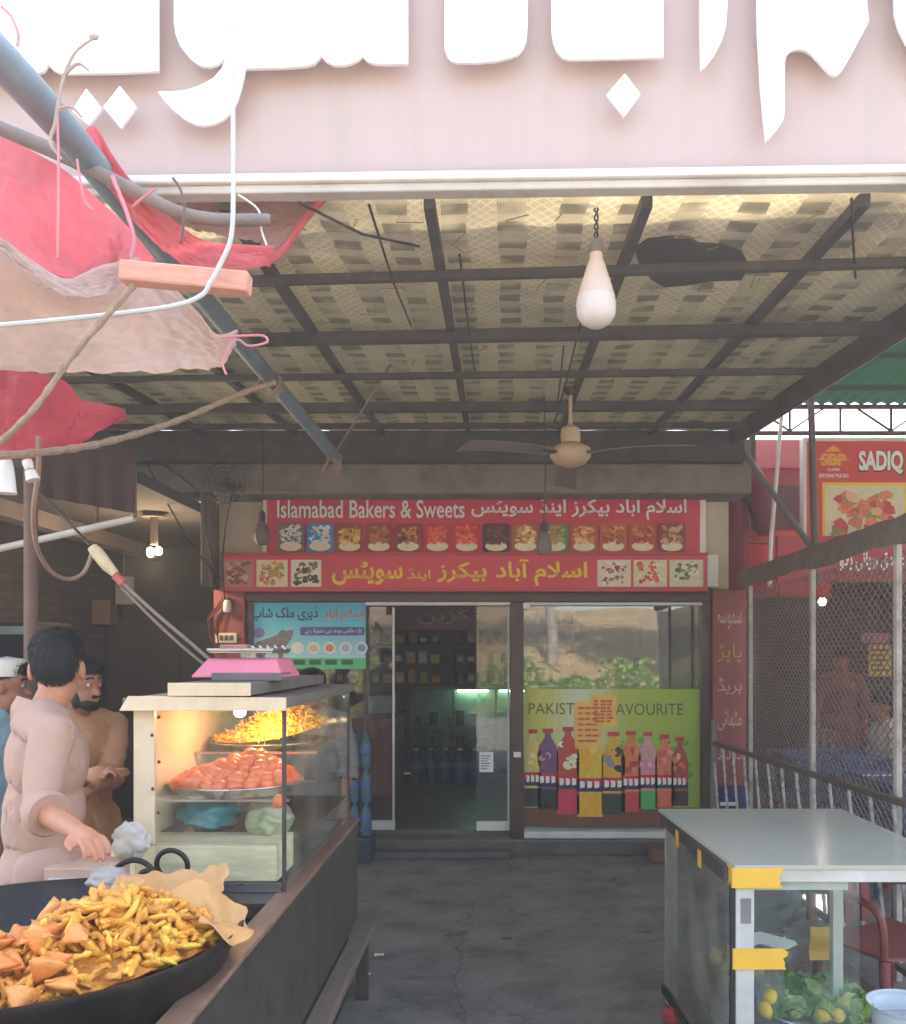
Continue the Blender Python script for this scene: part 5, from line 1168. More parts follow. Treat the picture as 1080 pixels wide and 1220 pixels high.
bag('plastic_bag', 'pale blue plastic bag hooked at the left corner of the glass case', pl_b, P(156, 1002, 2.88), (.055, .02, .055), 4)

# ------------------------------------------------------------------ glass snack case
gc = thing('snack_case', 'tall glass snack case with cream stepped roof standing on the frying counter', 'display case', (-.96, 3.65, .852))
x0, x1, y0, y1, z0, z1 = -1.22, -.71, 2.96, 4.26, .853, 1.47
cream_metal = M('cream_case_paint', (226, 204, 172), .45, .08, 4, dirt=(180, 150, 120), damt=.5)
roof_top = M('dusty_roof_top', (116, 106, 98), .6, .2, 5)
g = G(); g.box((x0 - .025, y0 - .03, z1), (x1 + .01, y1 + .06, z1 + .036)); g.build('roof', roof_top, gc, bevel=.004)
g = G(); g.add([(x0 - .03, y0 - .045, z1 - .006), (x1 + .012, y0 - .045, z1 - .006), (x1 + .012, y0 - .045, z1 + .038), (x0 + .0, y0 - .045, z1 + .043), (x0 - .03, y0 - .031, z1 - .006), (x1 + .012, y0 - .031, z1 - .006), (x1 + .012, y0 - .031, z1 + .038), (x0 + .0, y0 - .031, z1 + .043)], [(0, 1, 2, 3), (5, 4, 7, 6), (0, 4, 5, 1), (2, 6, 7, 3), (1, 5, 6, 2), (0, 3, 7, 4)])
g.build('fascia', cream_metal, gc, bevel=.002)
g = G(); g.box((-1.085, y0 - .04, z1 + .0445), (-.815, y1 - .1, z1 + .085)); rt = g.build('raised_roof', roof_top, gc, bevel=.003)
g = G(); g.box((-1.087, y0 - .05, z1 + .0435), (-.813, y0 - .041, z1 + .087)); g.build('raised_fascia', cream_metal, rt, bevel=.002)
g = G(); g.box((x0, y0, z0 + .16), (x0 + .07, y0 + .02, z1 - .007)); g.box((x0, y0 + .021, z0 + .16), (x0 + .012, y1, z1 - .007)); g.build('side_panel', cream_metal, gc, bevel=.002)
g = G()
for z in (1.12, 1.2, 1.29, 1.38, 1.44): g.ball((x0 + .075 + .012 * math.sin(z * 40), y0 - .002, z), .006, 8, 6)
g.build('bolt', dark_metal, gc)
case_glass = glass('case_glass', (252, 254, 253), .05, (220, 220, 206), .02, 6)
g = G(); g.box((x0 + .071, y0 + .004, z0 + .01), (x1 - .012, y0 + .009, z1 - .007)); g.build('front_glass', case_glass, gc)
g = G(); g.box((x1 - .006, y0 + .014, z0 + .01), (x1 - .001, y1 - .012, z1 - .001)); g.build('side_glass', glass('case_side_glass', (252, 254, 253), .08, (214, 206, 186), .05, 5, .3), gc)
g = G(); g.box((x0 + .013, y1 - .006, z0 + .01), (x1 - .014, y1 - .001, z1 - .001)); g.build('back_glass', case_glass, gc)
g = G(); g.box((x1 - .011, y0, z0), (x1 + .001, y0 + .012, z1 - .007)); g.box((x1 - .012, y1 - .012, z0), (x1, y1, z1 - .001)); g.build('corner_post', dark_metal, gc)
g = G(); g.box((x0 - .07, y0 - .02, z0 + .055), (x0 + .0, y0 + .25, z0 + .152)); g.box((x0 + .0, y0 + .012, z0 + .032), (x1 - .03, y0 + .25, z0 + .152)); g.build('base_box', M('pale_ply', (246, 226, 184), .6, .15, 3, stretch=(1, 4, 9), dirt=(168, 136, 92)), gc, bevel=.003)
g = G(); g.box((x0 + .02, y0 - .004, z0 - .0), (x1 - .013, y0 + .0035, z0 + .03)); g.build('bottom_rail', steel, gc)
g = G(); g.box((x0 + .015, y0 + .255, z0 + .11), (x1 - .014, y1 - .01, z0 + .118)); g.build('floor_board', dark_wood, gc)
g = G()
for y, z in ((3.05, 1.148), (3.5, 1.148), (3.52, 1.262), (4.0, 1.262)): g.box((x0 + .013, y, z - .008), (x1 - .008, y + .02, z))
g.build('tray_rail', steel, gc)
def tray(label, c, r, hh):
    t = thing('steel_tray', label, 'tray', c)
    g = G(); g.lathe([(.0001, 0), (r * .86, 0), (r * .97, hh), (r, hh + .003), (r * 1.005, hh), (r * .98, hh - .006), (r * .88, -.004), (.0001, -.004)], c, 48); g.build('pan', M('tray_steel', (190, 186, 176), .25, .1, 8, metal=.85), t, smooth=True)
T2 = (-.965, 3.28, 1.153); tray('round steel tray heaped with orange sweets in the glass case', T2, .242, .028)
T1 = (-.962, 3.74, 1.267); tray('round steel tray heaped with yellow crunchy snack in the glass case', T1, .245, .022)
osw = M('orange_sweet', (255, 112, 30), .35, .12, 30, bump=.3, bscale=150, dirt=(246, 82, 16), damt=.5, dscale=20)
q = random.Random(8); ov = []
for i in range(3):
    g = G(); g.ball((0, 0, 0), .027, 12, 9, .18, None); o = g.build('orange_sweet', osw, smooth=True, sharp=180); tag(o, 'lumpy orange ball sweet in the heap on the lower tray of the glass case', 'sweet', 'orange sweets heaped on the tray'); ov.append(o)
pts = []
for ring in range(6):
    z = T2[2] + .03 + ring * .018; rad = .205 - ring * .036; x_c = T2[0] + .012 * ring
    nn = max(1, int(2 * math.pi * rad / .052))
    for j in range(nn): a = 2 * math.pi * j / nn + ring * .5; pts.append((x_c + rad * math.cos(a), T2[1] + rad * math.sin(a) * .97, z))
for i, p_ in enumerate(pts):
    o = ov[i % 3] if i < 3 else ov[i % 3].copy()
    if i >= 3: C.objects.link(o)
    s = q.uniform(.85, 1.15); o.location = Vector(p_) + Vector((q.uniform(-.006, .006), q.uniform(-.006, .006), q.uniform(-.004, .006))); o.rotation_euler = (q.random() * 6, q.random() * 6, q.random() * 6); o.scale = (s, s, s * .92)
g = G(); g.lathe([(.215, .012), (.19, .036), (.12, .075), (.05, .105), (.0001, .11)], T2, 30); tag(g.build('sweet_crumbs', osw, smooth=True), 'orange sugary mass under the heap of orange sweets', 'sweet', kind='stuff')
o = ov[0].copy(); C.objects.link(o); o.location = (-.755, 3.06, 1.14); o['label'] = 'single orange sweet fallen below the tray beside the case corner'; del o['group']
g = G(); q = random.Random(15)
def nh(x, y): return T1[2] + .02 + .155 * math.exp(-(((x - T1[0] - .07) / .18) ** 2 + ((y - T1[1]) / .17) ** 2))
def nfs(u, v): a = 2 * math.pi * u; r = .225 * v; x = T1[0] + r * math.cos(a); y = T1[1] + r * math.sin(a); return (x, y, nh(x, y) - .006)
g.sheet(nfs, 40, 14, .004)
for i in range(900):
    a = q.uniform(0, 6.283); r = .23 * math.sqrt(q.random()); x = T1[0] + r * math.cos(a); y = T1[1] + r * math.sin(a); p_ = Vector((x, y, nh(x, y) + q.uniform(-.004, .012)))
    d = Vector((q.gauss(0, 1), q.gauss(0, 1), q.gauss(0, .6))).normalized() * q.uniform(.012, .026); g.tube([p_ - d, p_ + Vector((0, 0, .004)), p_ + d], .0032, 4)
tag(g.build('crunchy_snack', M('yellow_snack', (240, 186, 70), .5, .25, 40, dirt=(222, 140, 40), damt=.5, dscale=25), None, T1), 'heap of thin yellow crunchy snack on the upper tray of the glass case', 'snack', kind='stuff')
bag('plastic_bag', 'cyan plastic bag at the bottom of the glass case on the left', pl_c, (-1.07, 3.3, 1.055), (.1, .09, .055), 11)
bag('plastic_bag', 'white plastic bag lying left of the cyan one in the glass case', pl_w, (-1.14, 3.75, 1.05), (.05, .08, .065), 12)
bag('plastic_bag', 'pale greenish plastic bag at the bottom of the glass case on the right', pl_g, (-.83, 3.22, 1.05), (.08, .09, .06), 13)
clp = thing('case_lamp', 'small lit bulb under the roof inside the glass snack case', 'light bulb', (-.99, 3.35, 1.4))
g = G(); g.ball((-.985, 3.38, 1.432), (.024, .024, .022)); g.build('bulb_glass', M('case_bulb_lit', (255, 220, 160), .5, 0, emit=(255, 206, 130), estr=14), clp, smooth=True)
g = G(); g.lathe([(.016, 0), (.018, .012), (.01, .017)], (-.985, 3.38, 1.452), 12); g.build('holder', dark_metal, clp)
cl = bpy.data.objects.new('case_lamp_light', bpy.data.lights.new('case_lamp_light', 'POINT')); C.objects.link(cl); cl.location = (-.9, 3.45, 1.41); cl.data.energy = .8; cl.data.color = (1, .68, .36); cl.data.shadow_soft_size = .03
# scale on the roof
sc2 = thing('weighing_scale', 'pink weighing scale with a silver pan on the glass case roof', 'weighing scale', (-.93, 3.3, z1 + .085))
zs = z1 + .0855
g = G(); a, b, c_, d_ = -1.10, -.765, -1.05, -.80
g.add([(a, 3.15, zs + .012), (b, 3.15, zs + .012), (b, 3.45, zs + .012), (a, 3.45, zs + .012), (c_, 3.2, zs + .082), (d_, 3.2, zs + .082), (d_, 3.42, zs + .082), (c_, 3.42, zs + .082)], [(3, 2, 1, 0), (4, 5, 6, 7), (0, 1, 5, 4), (1, 2, 6, 5), (2, 3, 7, 6), (3, 0, 4, 7)])
g.build('body', M('pink_plastic', (228, 128, 148), .4, .06, 5), sc2, bevel=.01)
g = G(); g.box((-1.02, 3.147, zs + .0), (-.77, 3.3, zs + .03)); g.build('foot', M('scale_grey', (110, 100, 104), .5), sc2, bevel=.004)
g = G(); g.tube([(-.925, 3.31, zs + .082), (-.925, 3.31, zs + .1)], .04, 12); g.build('neck', steel, sc2)
g = G(); g.box((-1.04, 3.18, zs + .1), (-.81, 3.44, zs + .107)); g.box((-1.045, 3.175, zs + .107), (-.805, 3.182, zs + .118)); g.box((-1.045, 3.182, zs + .107), (-1.038, 3.445, zs + .118)); g.box((-.812, 3.182, zs + .107), (-.805, 3.445, zs + .118)); g.build('pan', steel, sc2, bevel=.002)
g = G(); g.box(P(262, 776, 3.3) , P(300, 768, 3.36)); tag(g.build('folded_paper', M('pinkish_paper', (200, 130, 124), .6), bevel=.003), 'small pinkish packet lying in the silver scale pan', 'packet')
g = G(); 
for i_ in range(5): g.tube([P(300 + i_ * 9, 770, 3.3), P(304 + i_ * 9, 774, 3.3)], .006, 6)
tag(g.build('key_chain', steel), 'small silver links lying on the scale pan', 'chain')

# ------------------------------------------------------------------ glass cart on the right
gt = thing('salad_cart', 'low glass cart with pale top and yellow tape at the lower right', 'glass cart', (1.2, 3.6, 0))
X0, X1, Y0, Y1, ZT = .80, 1.64, 3.08, 4.2, .91
alu = M('cart_aluminium', (206, 204, 196), .4, .08, 5, metal=.2, dirt=(150, 146, 136), damt=.5)
g = G(); g.add([(X0 - .03, Y1, ZT - .008), (X0 + .03, Y0 - .01, ZT - .008), (X1, Y0 - .01, ZT - .008), (X1, Y1, ZT - .008), (X0 - .03, Y1, ZT + .006), (X0 + .03, Y0 - .01, ZT + .006), (X1, Y0 - .01, ZT + .006), (X1, Y1, ZT + .006)], [(0, 1, 2, 3)[::-1], (4, 5, 6, 7), (0, 1, 5, 4), (1, 2, 6, 5), (2, 3, 7, 6), (3, 0, 4, 7)][0:6])
g.build('glass_top', M('pale_reflection_glass', (216, 214, 198), .16, .04, 2, spec=.6, trans=.45), gt)  # pale colour stands in for the sky reflected in the glass
g = G(); g.box((X0 + .035, Y0 - .004, ZT - .055), (X1, Y0 + .02, ZT - .009)); g.build('front_rail', alu, gt, bevel=.003)
g = G(); g.bar((X0 + .012, Y0 + .03, ZT - .035), (X0 - .015, Y1 - .01, ZT - .035), .02, .05); g.build('side_rail', dark_metal, gt)
for a_, b_ in (((X0 + .035, Y0 - .002, .003), (X0 + .1, Y0 + .03, ZT - .056)), ((X0 + .001, Y1 - .06, .003), (X0 + .05, Y1, ZT - .065)), ((1.29, Y0 + .3, .2625), (1.33, Y0 + .34, ZT - .009)), ((X1 - .05, Y0 + .022, .003), (X1 - .01, Y0 + .06, ZT - .009)), ((X1 - .05, Y1 - .06, .003), (X1 - .01, Y1, ZT - .009))):
    g = G(); g.box(a_, b_); g.build('post', alu, gt, bevel=.003)
g = G(); g.box((X0 + .018, Y0, .1), (X0 + .034, Y0 + .016, ZT - .058)); g.bar((X0 + .02, Y0, .12), (X0 - .005, Y1, .06), .02, .04); g.build('gasket', black_rub, gt)
cg = glass('cart_glass', (244, 249, 247), .08, (200, 204, 196), .02, 4)
g = G(); g.add([(X0 + .012, Y0 + .02, .13), (X0 - .006, Y1 - .065, .07), (X0 - .006, Y1 - .065, ZT - .065), (X0 + .012, Y0 + .02, ZT - .065), (X0 + .017, Y0 + .02, .13), (X0 - .001, Y1 - .065, .07), (X0 - .001, Y1 - .065, ZT - .065), (X0 + .017, Y0 + .02, ZT - .065)], [(3, 2, 1, 0), (4, 5, 6, 7), (0, 1, 5, 4), (1, 2, 6, 5), (2, 3, 7, 6), (3, 0, 4, 7)]); g.build('side_glass', glass('cart_side_glass', (248, 250, 248), .2, (206, 204, 192), .03, 3), gt)
g = G(); g.box((X0 + .102, Y0 + .006, .13), (1.27, Y0 + .011, ZT - .057)); g.build('front_glass', cg, gt)
g = G(); g.box((X0 + .02, Y0 + .015, .245), (X1 - .06, Y1 - .07, .262)); g.build('shelf', steel, gt)
tape = M('yellow_tape', (232, 180, 62), .45, .08, 8, bump=.15, bscale=40)
for (a, c, b, d, yy, nm) in ((873, 1058, 931, 1034, Y0 - .014, 0), (874, 1155, 936, 1130, Y0 - .006, 1)):
    g = G(); q = random.Random(nm); edge = [(X(b + q.uniform(-6, 5), yy), Z(d + (c - d) * i / 6, yy)) for i in range(7)]
    g.plate([(X(a, yy), Z(c, yy)), (X(a, yy), Z(d, yy))] + edge, yy, .0015); g.box((X(a, yy) - .002, yy, Z(c, yy)), (X(a, yy), yy + .07, Z(d, yy))); g.build('tape_strip', tape, gt)
g = G()
for y, zz in ((3.78, .86), (3.4, .86)): xx = X0 + .01 - .027 * (y - Y0) / 1.1; g.box((xx - .016, y, zz - .035), (xx - .0125, y + .05, zz + .03))
g.build('tape_strip', tape, gt)
g = G(); g.box((X0 + .052, Y0 - .0045, Z(1100, Y0)), (X0 + .088, Y0 - .0025, Z(1070, Y0))); g.build('post_print', M('print_grey', (120, 112, 116), .5), gt)
g = G(); g.box((X0 + .1, Y0 + .03, Z(1063, Y0)), (1.24, Y0 + .034, ZT - .058)); g.build('paper_strip', white_ink, gt)
# in the cart
pt = thing('salad_plate', 'white plate of green leaves and lemons on the shelf of the glass cart', 'plate', (1.25, 3.42, .264))
PC = Vector((1.23, 3.4, .264))
g = G(); g.lathe([(.0001, 0), (.12, 0), (.2, .022), (.215, .026), (.212, .03), (.196, .026), (.118, .006), (.0001, .006)], PC, 40); g.build('dish', M('white_melamine', (228, 228, 224), .25, .03, spec=.6), pt, smooth=True)
q = random.Random(12); leafm = [M('lettuce_green', (164, 200, 100), .45, .22, 18, trans=.3), M('lettuce_pale', (214, 226, 160), .45, .15, 18, trans=.3), M('herb_green', (108, 152, 70), .5, .25, 18, trans=.25)]
def leaf_mesh(seed):
    q = random.Random(seed); g = G(); L_ = q.uniform(.07, .11); W_ = q.uniform(.03, .05)
    g.sheet(lambda u, v: (L_ * (u - .5), W_ * (v - .5) * 2 * (math.sin(math.pi * min(1, u * .9 + .08)) ** .7), .03 * (v - .5) ** 2 * 4 * .5 + .012 * math.sin(u * 9 + v * 7) + .02 * u * u), 12, 8, .0015); return g
lvs = []
for i in range(6):
    o = leaf_mesh(i).build('salad_leaf', leafm[i % 3], smooth=True); tag(o, 'green salad leaf on the white plate in the glass cart', 'salad leaf', 'salad leaves on the white plate'); lvs.append(o)
for i in range(64):
    o = lvs[i % 6] if i < 6 else lvs[i % 6].copy()
    if i >= 6: C.objects.link(o)
    a = q.uniform(0, 6.28); r = .19 * math.sqrt(q.random()); o.location = PC + Vector((r * math.cos(a), r * math.sin(a), .028 + .05 * (1 - (r / .2) ** 2) * q.random() + .012)); o.rotation_euler = (q.gauss(0, .5), q.gauss(0, .5), q.uniform(0, 6.28))
lem = M('lemon_peel', (236, 190, 40), .4, .1, 20, bump=.25, bscale=120); lim = M('lime_peel', (186, 180, 60), .4, .12, 20, bump=.25, bscale=120)
for i, (px, py, yy, m_, lb3) in enumerate(((983, 1209, 3.24, lem, 'yellow lemon at the front of the salad plate, left of its neighbour'), (999, 1210, 3.23, lem, 'bright yellow lemon at the front right of the salad plate'), (1006, 1197, 3.3, lim, 'greenish lemon lying higher among the salad leaves'), (918, 1188, 3.22, lem, 'lemon standing alone left of the salad plate in the cart'), (912, 1203, 3.18, lem, 'lemon nearest the taped post beside the salad plate'))):
    g = G(); c = P(px, py, yy); g.ball((0, 0, 0), (.031, .025, .025), 14, 10); g.ball((.031, 0, 0), (.006, .006, .006), 6, 5); o = g.build('lemon', m_, smooth=True); o.location = c; o.rotation_euler = (0, .2 * i, i * 1.3); tag(o, lb3, 'lemon')
pot = M('boiled_potato', (206, 168, 116), .6, .15, 12); q = random.Random(31); po = None
tb = thing('fruit_tub', 'clear plastic tub of potatoes and limes standing in the left of the glass cart', 'tub', (.98, 3.62, .263))
g = G(); g.lathe([(.0001, 0), (.12, 0), (.15, .12), (.154, .122), (.146, .118), (.116, .005), (.0001, .005)], (.98, 3.62, .263), 36); g.build('tub', glass('tub_plastic', (246, 248, 246), .12), tb, smooth=True)
for i in range(16):
    a = q.uniform(0, 6.28); r = .09 * math.sqrt(q.random()); loc = (.98 + r * math.cos(a), 3.62 + r * math.sin(a), .31 + (i // 6) * .045)
    if i < 2:
        g = G(); g.ball((0, 0, 0), (.034, .028, .027), 12, 9, .12); o = g.build('potato' if i == 0 else 'lime', pot if i == 0 else lim, smooth=True); tag(o, 'peeled potato in the clear tub in the left of the glass cart' if i == 0 else 'yellow green lime in the clear tub in the left of the glass cart', 'potato' if i == 0 else 'lime', 'potatoes in the clear tub' if i == 0 else 'limes in the clear tub')
        if i == 0: po = o
        else: li = o
    else: o = (po if i % 3 else li).copy(); C.objects.link(o)
    o.location = loc; o.rotation_euler = (q.random() * 6, q.random() * 6, q.random() * 6)
cpb = thing('plastic_bowl', 'clear plastic bowl with a paper on top behind the yellow tape in the cart', 'bowl', P(925, 1150, 3.3))
g = G(); c = P(918, 1152, 3.35); g.tube([(c.x, c.y, .263), (c.x, c.y, c.z)], .05, 16); g.lathe([(.04, 0), (.085, .05), (.09, .08), (.086, .08), (.08, .05), (.03, .004)], c, 24); g.build('bowl', glass('bowl_plastic', (244, 248, 248), .2), cpb, smooth=True)
g = G(); g.sheet(lambda u, v: (c.x - .09 + .17 * u, c.y - .07 + .14 * v, c.z + .1 + .012 * math.sin(u * 7 + v * 5)), 10, 8, .001); g.build('paper_cover', white_ink, cpb)
bag('plastic_bag', 'dark grey bag standing at the back of the glass cart', M('dark_bag', (74, 78, 80), .4, .2), (1.13, 3.75, .62), (.16, .12, .13), 17)
g = G(); g.box((1.07, 3.62, .264), (1.2, 3.86, .5)); tag(g.build('dark_carton', M('dark_carton', (64, 58, 52), .7, .2), bevel=.006), 'dark carton under the grey bag in the glass cart', 'carton')
g = G(); g.sheet(lambda u, v: (X(965 + 32 * u, 3.5), 3.5 + .01 * math.sin(v * 6), Z(1144 - 40 * v, 3.5)), 8, 8, .001); tag(g.build('paper_notice', M('orange_yellow_paper', (224, 172, 70), .6)), 'yellow paper hanging inside the glass cart before the dark back', 'notice')
# bucket, chair, floor bits
bk = thing('white_bucket', 'white plastic bucket at the lower right corner beside the glass cart', 'bucket', (1.47, 3.12, .0))
c = Vector((1.49, 3.2, .16)); g = G(); g.lathe([(.0001, 0), (.1, 0), (.13, .22), (.138, .225), (.136, .215), (.122, .2), (.096, .01), (.0001, .01)], c, 32); g.build('pail', M('bucket_white', (214, 220, 226), .35, .04, trans=.1), bk, smooth=True)
g = G(); g.tube([c + Vector((.136 * math.cos(R(a)), -.05 * math.sin(R(a)) , .2 + .02 * math.sin(R(a)))) for a in range(180, 361, 15)], .003, 6); g.build('handle', steel, bk)
g = G(); g.box((1.35, 3.05, .003), (1.66, 3.34, .158)); tag(g.build('low_stool', dark_wood, bevel=.01), 'dark low stool under the white bucket at the lower right', 'stool')
chm = M('maroon_plastic', (128, 62, 60), .4, .12, 5)
def chair(label, loc, rz, mat, group=None):
    t = thing('plastic_chair', label, 'chair', (0, 0, 0), group)
    g = G(); g.sheet(lambda u, v: (-.22 + .44 * u, -.21 + .42 * v, .43 + .02 * (2 * u - 1) ** 2 - .012 * math.sin(v * 3)), 10, 8, .012); g.build('seat', mat, t, smooth=True)
    g = G(); g.tube([(-.22 * math.cos(R(a)) , .22 + .03 * math.sin(R(a)), .45 + .42 * math.sin(R(a)) ** .6) for a in range(1, 180, 10)], .018, 8)
    for x in (-.09, 0, .09): g.bar((x, .225, .45), (x, .25, .84), .05, .01, (0, 1, 0))
    g.build('backrest', mat, t, smooth=True)
    for sx in (-1, 1):
        for sy in (-1, 1): g = G(); g.tube([(sx * .19, sy * .18, .43), (sx * .225, sy * .225, .004)], [.022, .018], 8); g.build('leg', mat, t, smooth=True)
        g = G(); g.tube(smooth_pts([(sx * .22, .22, .62), (sx * .245, .0, .66), (sx * .24, -.2, .63), (sx * .21, -.2, .45)], 14), .016, 8); g.build('armrest', mat, t, smooth=True)
    t.location = loc; t.rotation_euler = (0, 0, rz); BASE[t.name] = Vector(loc); return t
chair('maroon plastic chair behind the glass cart at the right edge', (1.66, 3.74, 0), R(20), chm)
g = G(); g.cbox((0, 0, .05), (.14, .2, .1)); o = g.build('brown_brick', M('brown_brick', (120, 76, 60), .8, .2, 9, bump=.4), bevel=.006); o.location = (1.3, 7.1, .003); tag(o, 'loose brown brick on the floor below the juice poster', 'brick')
g = G(); g.lathe([(.0001, 0), (.035, .01), (.04, .045), (.02, .065), (.0001, .065)], (0, 0, 0), 16); o = g.build('red_jug', M('red_plastic_jug', (180, 50, 54), .4), smooth=True); o.location = (.78, 3.95, .003); tag(o, 'small red plastic lump on the floor at the foot of the glass cart', 'plastic')
q = random.Random(6)
for i, (px, py) in enumerate(((437, 1163), (452, 1140), (604, 1120))):
    y = H * F / (py - PY); g = G(); g.sheet(lambda u, v: (.04 * (u - .5) * (1 + i * .3), .03 * (v - .5), .008 + .012 * mnoise.noise(Vector((u * 3 + i, v * 3, 0)))), 6, 6, .001); o = g.build('paper_scrap', [white_ink, cream_ink, M('brown_scrap', (90, 80, 72), .8)][i]); o.location = (X(px, y), y, .004); tag(o, ['crumpled white scrap on the floor beside the counter ledge', 'small cream scrap on the floor by the counter', 'dark scrap lying in the middle of the concrete floor'][i], 'litter')
oilm = M('dark_floor_stain', (46, 44, 43), .6, .2, 9)
# ------------------------------------------------------------------ fence and railing on the right
FX = 2.05
fence = thing('wire_fence', 'rusty hexagonal wire mesh fence with pale posts on the right', 'fence', (FX, 5.6, 0))
g = G(); cw = .074; ch_ = .027; wv = []; wf_ = []
def wire(a, b, r=.0021):
    a = Vector(a); b = Vector(b); d = (b - a).normalized(); u = Vector((1, 0, 0)); w_ = d.cross(u).normalized(); k = len(g.v)
    for p_ in (a, b):
        for t in (0, 2.09, 4.19): g.v.append(p_ + (u * math.cos(t) + w_ * math.sin(t)) * r)
    for j in range(3): g.f.append([k + j, k + (j + 1) % 3, k + 3 + (j + 1) % 3, k + 3 + j]); g.mi.append(0)
ny = int((7.25 - 3.7) / cw); nz = int((2.2 - .42) / ch_)
for i in range(ny):
    for j in range(nz):
        y = 3.7 + i * cw + (cw / 2 if j % 2 else 0); z = .42 + j * ch_; wob = .006 * mnoise.noise(Vector((y * 3, z * 3, 0)))
        p0 = (FX + wob, y, z + ch_ * .28); pl_ = (FX + wob, y - cw * .5, z); p0 = (FX + wob, y, z + ch_); pr_ = (FX + wob, y + cw * .5, z)
        wire(pl_, p0, .0042); wire(p0, pr_, .0042)
g.build('wire_mesh', M('dusty_wire', (116, 102, 92), .6, .2, 9), fence)
for y in (7.05, 5.66, 4.46): g = G(); g.box((FX - .035, y - .02, .003), (FX - .006, y + .02, 2.3)); g.build('post', M('pale_post_paint', (196, 184, 172), .6, .15, 8, dirt=(120, 104, 94), damt=.6, dscale=9), fence, bevel=.003)
g = G(); g.sheet(lambda u, v: (FX - .045 - .02 * mnoise.noise(Vector((u * 12, v, 3))), 7.3 - 3.7 * u, 2.34 - .12 * v - .03 * abs(math.sin(u * 9)) * v + .012 * mnoise.noise(Vector((u * 20, 0, v)))), 80, 6, .012); g.build('top_cloth', M('sooty_sacking', (120, 104, 94), .9, .25, 12, bump=.5, bscale=60), fence, smooth=True)
g = G(); g.bar((FX, 3.6, 2.28), (FX, 7.28, 2.28), .04, .04); g.build('top_bar', dark_metal, fence)
rl = thing('floor_railing', 'dark railing with slanting beaded rods in front of the wire fence', 'railing', (1.95, 5.8, 0))
ra, rb = Vector((1.77, 7.2, .93)), Vector((2.0, 3.9, .93))
g = G(); g.bar(ra, rb, .04, .03); g.bar(Vector((ra.x, ra.y, .12)), Vector((rb.x, rb.y, .12)), .03, .03); g.build('rail', M('rail_brown', (92, 78, 70), .55, .2, 9), rl)
for i in range(15):
    t = i / 14; p_ = ra.lerp(rb, t); p2 = ra.lerp(rb, min(1, t + .055)); g = G()
    pts = [Vector((p_.x, p_.y, .91)).lerp(Vector((p2.x, p2.y, .14)), k / 26) for k in range(27)]
    g.tube(pts, [.0075 + .004 * (k % 2) for k in range(27)], 6); g.build('beaded_rod', M('rod_pale_paint', (186, 176, 168), .5, .3, 30, dirt=(70, 62, 58), damt=.8, dscale=14), rl, smooth=True)
for a_, b_ in (((1.745, 7.16, .003), (1.79, 7.205, 1.12)), ((1.98, 3.88, .003), (2.02, 3.92, .95))):
  g = G(); g.box(a_, b_); g.build('end_post', M('end_post_paint', (120, 110, 100), .6, .2), rl, bevel=.004)

# ------------------------------------------------------------------ neighbouring restaurant
nb = thing('restaurant_building', 'red restaurant building with a dark open dining room behind the wire fence', 'restaurant', (4, 9, 0))
dkr = M('dim_red_wall', (128, 46, 48), .7, .15, 3, dirt=(90, 50, 46))
g = G(); g.box((2.02, 10.6, 0), (9, 10.8, 2.6)); g.build('back_wall', M('dining_back_wall', (78, 60, 52), .8, .15, 2, dirt=(80, 62, 54)), nb)
g = G(); g.box((2.02, 8.6, 2.62), (9, 10.8, 3.72)); g.build('upper_wall', dkr, nb)
g = G(); g.box((2.02, 8.55, 3.46), (9, 8.597, 3.74)); g.build('parapet', red_paint, nb, bevel=.01)
g = G(); g.box((2.3, 8.58, 2.66), (3.1, 8.598, 3.3)); g.build('recess_shade_panel', M('recess_shade', (62, 30, 34), .8, .2), nb)  # flat dark panel, coloured for the shade of a recess
g = G(); g.tube([(2.1, 7.8, .003), (2.1, 7.8, 3.6)], .11, 20); g.build('round_column', dkr, nb, smooth=True)
g = G(); g.box((2.02, 5.2, 2.64), (9, 8.5, 2.70)); 
g = G(); g.box((2.2, 8.2, .003), (9, 8.5, .004 + .14)); g.build('floor_kerb', grime_grey, nb, bevel=.01)
g = G(); g.box((8.0, 4, 0), (8.2, 10.55, 2.6)); g.build('side_wall', dkr, nb)
g = G(); g.tube(smooth_pts([(1.9, 7.35, 3.1), (2.1, 7.5, 3.2), (2.3, 7.7, 3.0), (2.35, 7.7, 2.7)], 12), [.1, .12, .12, .12, .13, .12, .12, .11, .12, .12, .1, .1, .06], 10); tag(g.build('rolled_tarpaulin', M('maroon_tarp', (112, 40, 48), .6, .2, 5, bump=.3, bscale=20), smooth=True), 'rolled maroon tarpaulin tied beside the right end of the banner', 'tarpaulin')
ss = thing('small_red_sign', 'small red sign with white writing between the bakery and the wire fence', 'sign', P(930, 670, 7.9))
g = G(); yy = 7.9; g.box(P(888, 712, yy + .06), P(990, 648, yy)); g.build('board', M('small_sign_red', (150, 44, 50), .5, .1), ss, bevel=.006)
g = G(); g.box(P(886, 649, yy + .07), P(992, 632, yy - .01)); g.build('cap_strip', M('dusty_maroon_strip', (120, 84, 78), .7, .15), ss)
text('lettering', 'نیو دہلی', X(905, yy), X(955, yy), Z(683, yy), Z(664, yy), yy - .001, white_ink, ss, .004, bold=.02)
